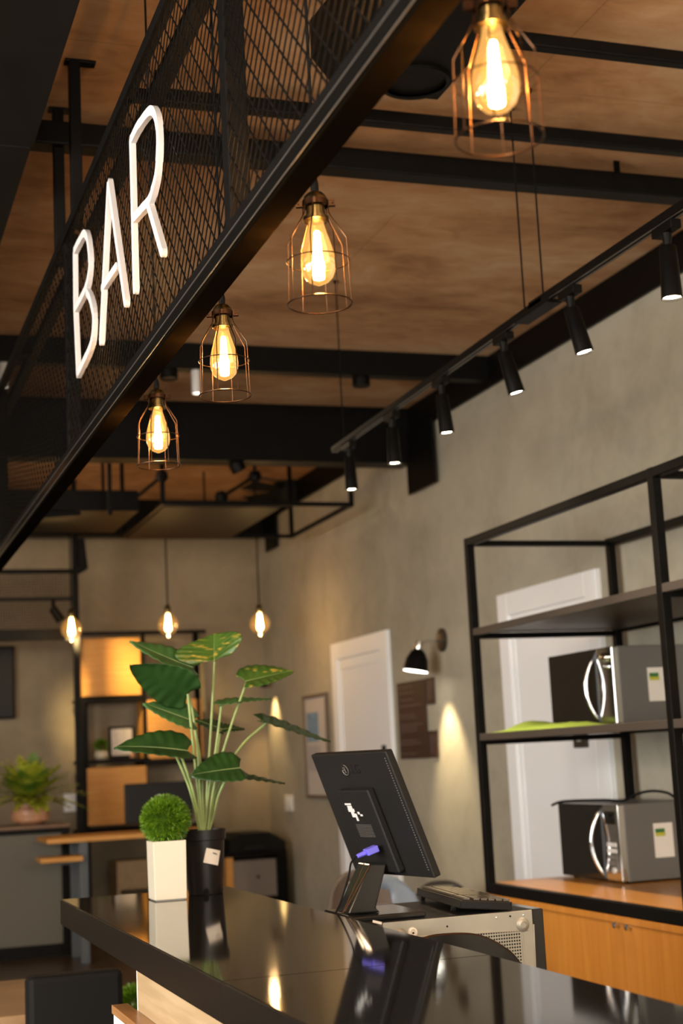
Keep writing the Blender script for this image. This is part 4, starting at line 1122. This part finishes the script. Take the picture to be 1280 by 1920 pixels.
# portal frame at the left
YP = 11.6
pf_ = thing('portal_frame', (F(146,1300,YP).x, YP, 0), 'black steel portal with fine mesh at the far left, behind the fern', 'frame')
a = F(146, 1300, YP).x
MB().box(a-.022, a+.022, YP, YP+.05, 0, F(150,1070,YP).z).build('post', M['black'], pf_)
for (py, h_, mt_) in ((1071,.032,'black'), (1123,.028,'walnutdark'), (1190,.09,'walnutdark')):
    z = F(75, py, YP).z
    MB().box(-1.5, a-.022, YP+.001, YP+.045, z-h_/2, z+h_/2).build('cross_bar', M['black'] if mt_ == 'black' else M['duct'], pf_)
MB().prism([F(143,1012,YP), F(156,1012,YP), F(163,1068,YP), F(150,1076,YP), F(130,1076,YP), F(146,1062,YP)], (0,-.06,0), (0,.0,0)).build('gusset', M['black'], pf_)
MB().box(a-.02, a+.02, YP, YP+.04, F(150,1075,YP).z, H).build('post', M['black'], pf_)
# mesh infill: real strands
mb = MB(); za, zb = F(75,1185,YP).z, F(75,1075,YP).z; x = 0.4
while x < a-.03:
    mb.box(x, x+.004, YP+.02, YP+.024, za, zb); x += .02
z = za
while z < zb: mb.box(.4, a-.022, YP+.0205, YP+.0235, z, z+.004); z += .02
o = mb.build('mesh_infill', M['duct'], pf_)
sp_ = F(104, 1135, YP-.1)
ss = thing('angled_spotlight', (sp_.x, YP-.1, sp_.z), 'small black angled spotlight under the portal bar, left of the left hanging bulb', 'spotlight')
MB().tube([F(100,1125,YP-.05), F(100,1140,YP-.05)], .016, 10).build('stem', M['black'], ss)
MB().lathe([(.0,0),(.030,.0),(.036,.12),(.03,.12),(.0,.11)], F(98,1140,YP-.05), 18, axis=(.55,.1,-.8)).build('head', M['black'], ss, smooth=True)

# tv, fern table, fern, socket
y_ = 12.70
tv = thing('television', (1.2, y_, F(20,1348,y_).z), 'black flat television on the far wall at the left picture edge', 'television')
b_ = F(27, 1280, y_).x; zt_, zb_ = F(20,1212,y_).z, F(20,1348,y_).z
MB().box(b_-1.05, b_, y_-.045, y_-.0, zb_, zt_).build('panel', M['blackmatte'], tv, bevel=.006)
MB().box(b_-1.03, b_-.02, y_-.047, y_-.045, zb_+.02, zt_-.02).build('screen', M['screen'], tv)
MB().box(b_-.7, b_-.35, y_, FY, zb_+.2, zt_-.2).build('wall_mount', M['black'], tv)
yc = 11.0
sd = thing('grey_sideboard', (F(60,1700,yc).x-.3, yc+.25, 0), 'tall grey cabinet with a thin wood top under the fern at the left', 'cabinet')
xr = F(117, 1680, yc).x; zt_ = F(60, 1549, yc).z
MB().box(xr-1.3, xr+.06, yc-.02, yc+.5, zt_-.02, zt_+.004).build('cabinet_top', M['tabwood'], sd, bevel=.002)
MB().box(xr-1.3, xr+.06, yc-.018, yc+.498, zt_-.055, zt_-.021).build('top_frame', M['black'], sd)
MB().box(xr-1.3, xr, yc, yc+.48, .09, zt_-.056).build('body', M['cabgrey'], sd, bevel=.003)
MB().box(xr+.001, xr+.055, yc, yc+.48, .0, zt_-.056).build('side_frame', M['black'], sd)
MB().box(xr-1.28, xr, yc+.02, yc+.46, 0, .09).build('plinth', M['black'], sd)
f0 = F(57, 1548, yc+.2)
fp = thing('fern_in_bowl', (f0.x, yc+.2, zt_+.004), 'bushy yellow green fern in a wide terracotta bowl on the grey cabinet', 'potted plant')
MB().lathe([(.0,.0),(.08,.001),(.125,.03),(.142,.075),(.130,.115),(.112,.125),(.11,.17),(.13,.195),(.12,.197),(.105,.175),(0,.17)], (f0.x, yc+.2, zt_+.0045), 32).build('bowl', M['terra'], fp, smooth=True)
MB().lathe([(.139,.030),(.142,.06),(.138,.065)], (f0.x, yc+.2, zt_+.005), 32, cap=False).build('bowl_band', M['terra'], fp, smooth=True)
rr = random.Random(11)
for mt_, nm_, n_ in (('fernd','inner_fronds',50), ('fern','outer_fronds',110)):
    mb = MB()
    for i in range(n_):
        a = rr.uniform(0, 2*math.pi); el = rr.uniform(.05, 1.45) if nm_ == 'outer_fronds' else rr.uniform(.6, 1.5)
        L_ = rr.uniform(.34, .50) if nm_ == 'inner_fronds' else rr.uniform(.32,.50)
        c = V((f0.x, yc+.2, zt_+.18)); d = V((math.cos(a)*math.cos(el), math.sin(a)*math.cos(el), math.sin(el)))
        pts = [c + d*L_*t + V((0,0,-.30*L_*t*t)) for t in [k/7 for k in range(8)]]
        sd_ = d.cross(V((0,0,1))).normalized() if abs(d.z) < .99 else V((1,0,0))
        for k in range(7):
            w0 = .046*math.sin(math.pi*min(1,(k+.4)/7.2)); w1 = .046*math.sin(math.pi*min(1,(k+1.4)/7.2)) if k < 6 else .001
            for sg_ in (1, -1):
                q0 = pts[k]; q1 = pts[k+1]
                mb.add([q0, q0+sd_*sg_*w0*1.3+(q1-q0)*.8+V((0,0,.006)), q1], [(0,1,2)])
                mb.add([q0+(q1-q0)*.5, q0+(q1-q0)*.9+sd_*sg_*w1*1.5+V((0,0,.002)), q1+(q1-q0)*.2], [(0,1,2)])
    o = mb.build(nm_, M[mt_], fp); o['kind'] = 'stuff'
yk = 12.74
p_ = F(131, 1505, yk)
sk = MB().box(p_.x-.05, p_.x+.05, yk-.008, yk+.008, p_.z-.075, p_.z+.075).build('wall_socket', M['white'], bevel=.004)
tag(sk, 'white socket plate on the far wall right of the fern', 'socket')

# far shelf rack with wooden boxes
YR = 12.2
rk = thing('far_shelf_rack', (F(270,1600,YR).x, YR+.2, 0), 'open black steel rack with wooden boxes against the far wall', 'shelf rack')
def vpost(px, pyt, pyb, y=YR, w_=.03, nm='post', par=rk):
    x = F(px, (pyt+pyb)/2, y).x; MB().box(x-w_/2, x+w_/2, y, y+w_, max(0, F(px, pyb, y).z), F(px, pyt, y).z).build(nm, M['black'], par)
for (px, a_, b_) in ((150,1188,1900), (162,1308,1900), (271,1188,1430), (379,1185,1900), (367,1185,1310)):
    vpost(px, a_, b_)
for (px, a_, b_) in ((165,1310,1700), (377,1188,1700)): vpost(px, a_, b_, YR+.42)
def hbar(p0, p1, py, nm='rail', y=YR, h_=.03, d=.03, mt_='black'):
    z = F((p0+p1)/2, py, y).z; MB().box(F(p0, py, y).x, F(p1, py, y).x, y+.002, y+d, z-h_/2, z+h_/2).build(nm, M[mt_], rk)
hbar(150, 386, 1186); hbar(150, 272, 1311, d=.42); hbar(272, 386, 1429, d=.42); hbar(152, 282, 1427, d=.42); hbar(152, 400, 1556, d=.42, h_=.045)
hbar(152, 400, 1690, d=.42)
wb = []
for (c, lab) in (((154,1192,267,1308), 'wooden wall box at the upper left of the rack, brightly lit'),
                 ((273,1307,383,1425), 'wooden box behind the plant leaves on the right of the rack'),
                 ((162,1434,279,1550), 'wooden box under the framed photo, behind the far screen')):
    mb = MB(); e = fbox(mb, YR-.02, *c, .36)
    t = thing('wooden_box', ((e[0]+e[1])/2, YR+.16, e[2]), lab, 'box', 'wooden boxes in the far rack')
    MB().box(e[0]+.001, e[1]-.001, YR+.031, YR+.36, e[2]+.016, e[3]-.016).build('box_body', M['boxwood'], t, bevel=.003)
    MB().box(e[0]+.012, e[1]-.012, YR+.005, YR+.030, e[2]+.018, e[3]-.018).build('box_door', M['boxwood'], t, bevel=.002)
mb = MB(); e = fbox(mb, YR-.02, 222, 1614, 300, 1668, .36)
t = thing('tan_box', ((e[0]+e[1])/2, YR+.16, e[2]), 'pale tan open fronted box low in the rack, left of the white planter', 'box')
MB().box(e[0], e[1]+.1, YR+.05, YR+.38, e[2], e[3]).build('box_body', M['paleoak'], t, bevel=.003)
MB().box(e[0]+.001, e[0]+.03, YR+.051, YR+.37, F(225,1690,YR).z+.0, e[2]).build('box_leg', M['paleoak'], t)
# small things on the rack shelf
zsh = F(217, 1427, YR).z+.016
p_ = F(190, 1425, YR+.12)
sp2 = thing('small_potted_plant', (p_.x, YR+.12, zsh), 'small green plant in a round white pot on the rack shelf', 'potted plant')
MB().lathe([(0,.0),(.035,.001),(.055,.02),(.058,.05),(.045,.072),(0,.068)], (p_.x, YR+.12, zsh), 24).build('pot', M['ceramic'], sp2, smooth=True)
o = grassball(V((p_.x, YR+.12, zsh+.115)), .062, 700, M['grass'], 'foliage', sp2, .03, .003); o['kind'] = 'stuff'
ph = thing('framed_photo', (F(228,1425,YR+.1).x, YR+.15, zsh), 'dark framed pale photo standing on the rack shelf beside the small plant', 'picture frame')
xa, xb = F(204,1390,YR+.15).x, F(252,1390,YR+.15).x; zz0 = zsh; zz1 = F(228,1362,YR+.15).z
MB().box(xa, xb, YR+.15, YR+.175, zz0+.001, zz1).build('frame', M['blackmatte'], ph, bevel=.003)
MB().box(xa+.02, xb-.02, YR+.147, YR+.15, zz0+.03, zz1-.02).build('photo', mat('pale_photo', (.50,.46,.44), .5, 0, .15, 20), ph)
p_ = F(248, 1420, YR+.08)
o = MB().lathe([(0,0),(.015,.004),(.024,.022),(.015,.040),(0,.045)], (p_.x, YR+.08, zsh), 18).build('wooden_ball', M['terra'], smooth=True); tag(o, 'small pink brown ball at the right corner of the framed photo', 'ball')

# far screen
ys = 10.8
e = fbox(MB(), ys, 235, 1467, 362, 1541, .05)
fs_ = thing('far_monitor', ((e[0]+e[1])/2, ys, e[2]-.05), 'wide dark monitor seen from behind, above the grass ball', 'monitor')
MB().box(*e[:2], ys, ys+.05, e[2], e[3]).build('back_shell', M['plastic'], fs_, bevel=.006)
MB().lathe([(.026,0),(.026,.003),(0,.003)], F(298,1497,ys), 20, axis=(0,-1,0)).build('round_emblem', M['silver'], fs_)
zd = F(250, 1568, 10.4).z
MB().box((e[0]+e[1])/2-.03, (e[0]+e[1])/2+.03, ys+.0, ys+.03, zd+.02, e[2]).build('stand', M['plastic'], fs_)
MB().box((e[0]+e[1])/2-.12, (e[0]+e[1])/2+.12, ys-.08, ys+.10, zd+.0165, zd+.03).build('stand_base', M['plastic'], fs_)
# wood bar table and stool
bt = thing('bar_table', (F(240,1572,10.4).x, 10.7, 0), 'thin wooden high table with a small seat on its blue grey steel leg', 'table')
xa, xb = F(88,1573,10.4).x, F(402,1560,10.4).x
MB().box(xa, xb, 10.4, 10.95, zd-.016, zd+.016).build('tabletop', M['boxwood'], bt, bevel=.003)
for xx in (F(155,1700,10.55).x, xb-.15):
    for yy in (10.45, 10.85):
        MB().box(xx-.03, xx+.03, yy, yy+.05, 0, zd-.016).build('leg', M['bluesteel'], bt, bevel=.004)
lx_ = F(155,1700,10.45).x; za_ = F(110,1612,10.3).z
MB().box(F(76,1612,10.25).x, lx_-.02, 10.25, 10.50, za_-.016, za_+.016).build('swing_seat', M['boxwood'], bt, bevel=.005)
MB().box(F(100,1612,10.4).x, lx_-.02, 10.46, 10.49, za_-.045, za_-.017).build('seat_arm', M['bluesteel'], bt)
# cabinet with printer at the far right corner
yq = 12.0
e = fbox(MB(), yq, 437, 1612, 519, 1682, .4)
pcb = thing('taupe_drawer_unit', ((e[0]+e[1])/2, yq+.3, 0), 'taupe drawer unit in a black frame near the far right corner', 'cabinet')
MB().box(e[0]-.0, e[1], yq, yq+.5, e[2], e[3]).build('drawer', M['taupe'], pcb, bevel=.004)
MB().lathe([(.016,0),(.014,.012),(0,.014)], F(484,1643,yq), 14, axis=(0,-1,0)).build('knob', M['walnut'], pcb, smooth=True)
MB().box(e[1]+.002, e[1]+.09, yq-.02, yq+.52, 0, e[3]+.03).build('side_frame', M['black'], pcb)
MB().box(e[0]-.06, e[0]-.002, yq-.02, yq+.52, 0, e[3]+.03).build('side_frame', M['boxwood'], pcb)
MB().box(e[0]-.06, e[1]+.09, yq-.02, yq+.52, e[3]+.0305, e[3]+.06).build('top', M['black'], pcb)
MB().box(e[0], e[1], yq, yq+.5, e[2]-.03, e[2]-.001).build('rail', M['black'], pcb)
z_ = e[3]+.0605
pr = thing('office_printer', ((e[0]+e[1])/2+.05, yq+.2, z_), 'low black printer on the taupe drawer unit', 'printer')
zt2 = F(480, 1561, yq).z
MB().prism([(e[0]-.02, yq, z_), (e[1]+.09, yq, z_), (e[1]+.09, yq, z_+(zt2-z_)*.45), (e[1]+.02, yq, z_+(zt2-z_)*.75), (e[1]-.05, yq, zt2), (e[0]+.06, yq, zt2), (e[0]-.02, yq, z_+(zt2-z_)*.7)], (0,0,0), (0,.42,0)).build('body', M['blackmatte'], pr, bevel=.006)
MB().box(e[0]+.08, e[1]-.1, yq-.06, yq+.0, z_+.03, z_+.045).build('paper_tray', M['plastic'], pr)

# low things at the bottom left
lt_ = thing('low_wood_table', (-.35, 6.1, 0), 'low light brown wooden table at the bottom left picture corner', 'table')
ztb = .40; yv = on(2, ztb, 20, 1838).y; xt_ = 1.0
MB().box(-.6, xt_, yv-1.0, yv, ztb-.035, ztb).build('tabletop', mat('light_table_wood', (.36,.22,.11), .35, 0, .2, 5), lt_, bevel=.003)
for x in (-.55, xt_-.06):
    for y in (yv-.95, yv-.07): MB().box(x, x+.05, y, y+.05, 0, ztb-.035).build('leg', M['black'], lt_)
yv2 = 5.25
a_, b_ = F(52,1860,yv2).x, F(232,1860,yv2).x; ztc = F(140,1826,yv2).z
ch = thing('black_armchair', ((a_+b_)/2, yv2, 0), 'black upholstered chair back at the bottom left, before the ledge', 'chair')
MB().box(a_, b_, yv2, yv2+.10, .10, ztc).build('backrest', M['blackmatte'], ch, bevel=.02)
MB().box(a_, b_, yv2+.101, yv2+.45, .22, .38).build('seat', M['blackmatte'], ch, bevel=.03)
for x in (a_+.02, b_-.06):
    for y in (yv2+.02, yv2+.38): MB().box(x, x+.04, y, y+.04, 0, .219 if y > yv2+.3 else .099).build('leg', M['black'], ch)
yg = 6.1
p_ = F(236, 1872, yg)
gp = thing('green_shrub_pot', (p_.x+.03, yg, 0), 'green leafy plant peeking out beside the counter front above the ledge', 'potted plant')
MB().lathe([(0,0.0),(.10,.001),(.13,.34),(.12,.34),(0,.33)], (p_.x+.03, yg, 0), 24).build('pot', M['blackmatte'], gp, smooth=True)
hc_ = p_.z-.02
MB().tube([(p_.x+.03, yg, .32), (p_.x+.03, yg, hc_)], .01, 8).build('stem', M['stem'], gp)
o = grassball(V((p_.x+.03, yg, hc_)), .075, 1400, M['grass'], 'foliage', gp, .035, .003); o['kind'] = 'stuff'

# ------------------------------------------------------------------ bare hanging bulbs at the far end
def bare(px, py, y, label, e=4):
    c = F(px, py, y)      # centre of the glowing part
    s_ = 1.35
    t = thing('hanging_bulb', tuple(c), label, 'pendant bulb', 'bare hanging bulbs at the far end')
    x, z = c.x, c.z
    MB().lathe([(.018,.085),(.030,.072),(.060,.045),(.078,.0),(.070,-.040),(.045,-.068),(.016,-.082),(.006,-.098),(0,-.1)], (x, y, z), 32, cap=False).build('bulb', M['amberfar'], t, smooth=True)
    MB().lathe([(.0,.085),(.010,.078),(.015,.05),(.019,.01),(.024,-.025),(.020,-.050),(.0,-.062)], (x, y, z), 20).build('filament', M['filament2'], t, smooth=True)
    MB().lathe([(.022,.08),(.024,.09),(.022,.13),(.012,.145),(0,.15)], (x, y, z), 20).build('socket', M['brass'], t, smooth=True)
    MB().tube([(x, y, z+.145), (x, y, H)], .006, 8).build('cord', M['rubber'], t, smooth=True)
    lamp('POINT', 'bulb_light', (x, y-.0, z-.13), e, WARM, shadow_soft_size=.03)
bare(134, 1178, 11.0, 'left one of the three bare bulbs, beside the black portal post', 1.4)
bare(315, 1170, 11.0, 'middle one of the three bare bulbs, above the leafy plant', 1.4)
bare(487, 1168, 11.0, 'right one of the three bare bulbs, nearest the far right corner', 1.4)
# accent lights: onto the upper wooden box and down the far corner of the right wall
c_ = F(100,1150,YP-.05)
p_ = F(195, 1270, YR); lamp('SPOT', 'angled_spot_light', (c_.x+.12, YP-.12, c_.z-.16), 85, (1,.72,.30), V((p_.x, YR, p_.z))-V((c_.x+.12, YP-.12, c_.z-.16)), spot_size=math.radians(60), spot_blend=1, shadow_soft_size=.03)
wl = thing('corner_wall_lamp', (WX-.06, 12.45, 2.0), 'small lamp washing light down the far end of the right wall', 'wall lamp')
MB().box(WX-.05, WX-.001, 12.42, 12.50, 1.98, 2.02).build('wall_plate', M['black'], wl, bevel=.003)
MB().lathe([(.03,0),(.035,.10),(.028,.10),(.025,.01)], (WX-.09, 12.46, 2.03), 18, axis=(0,0,-1)).build('shade', M['black'], wl, smooth=True)
lamp('SPOT', 'corner_light', (WX-.09, 12.46, 1.91), 14, (1,.66,.28), (.12,0,-1), spot_size=math.radians(80), spot_blend=.8, shadow_soft_size=.03)
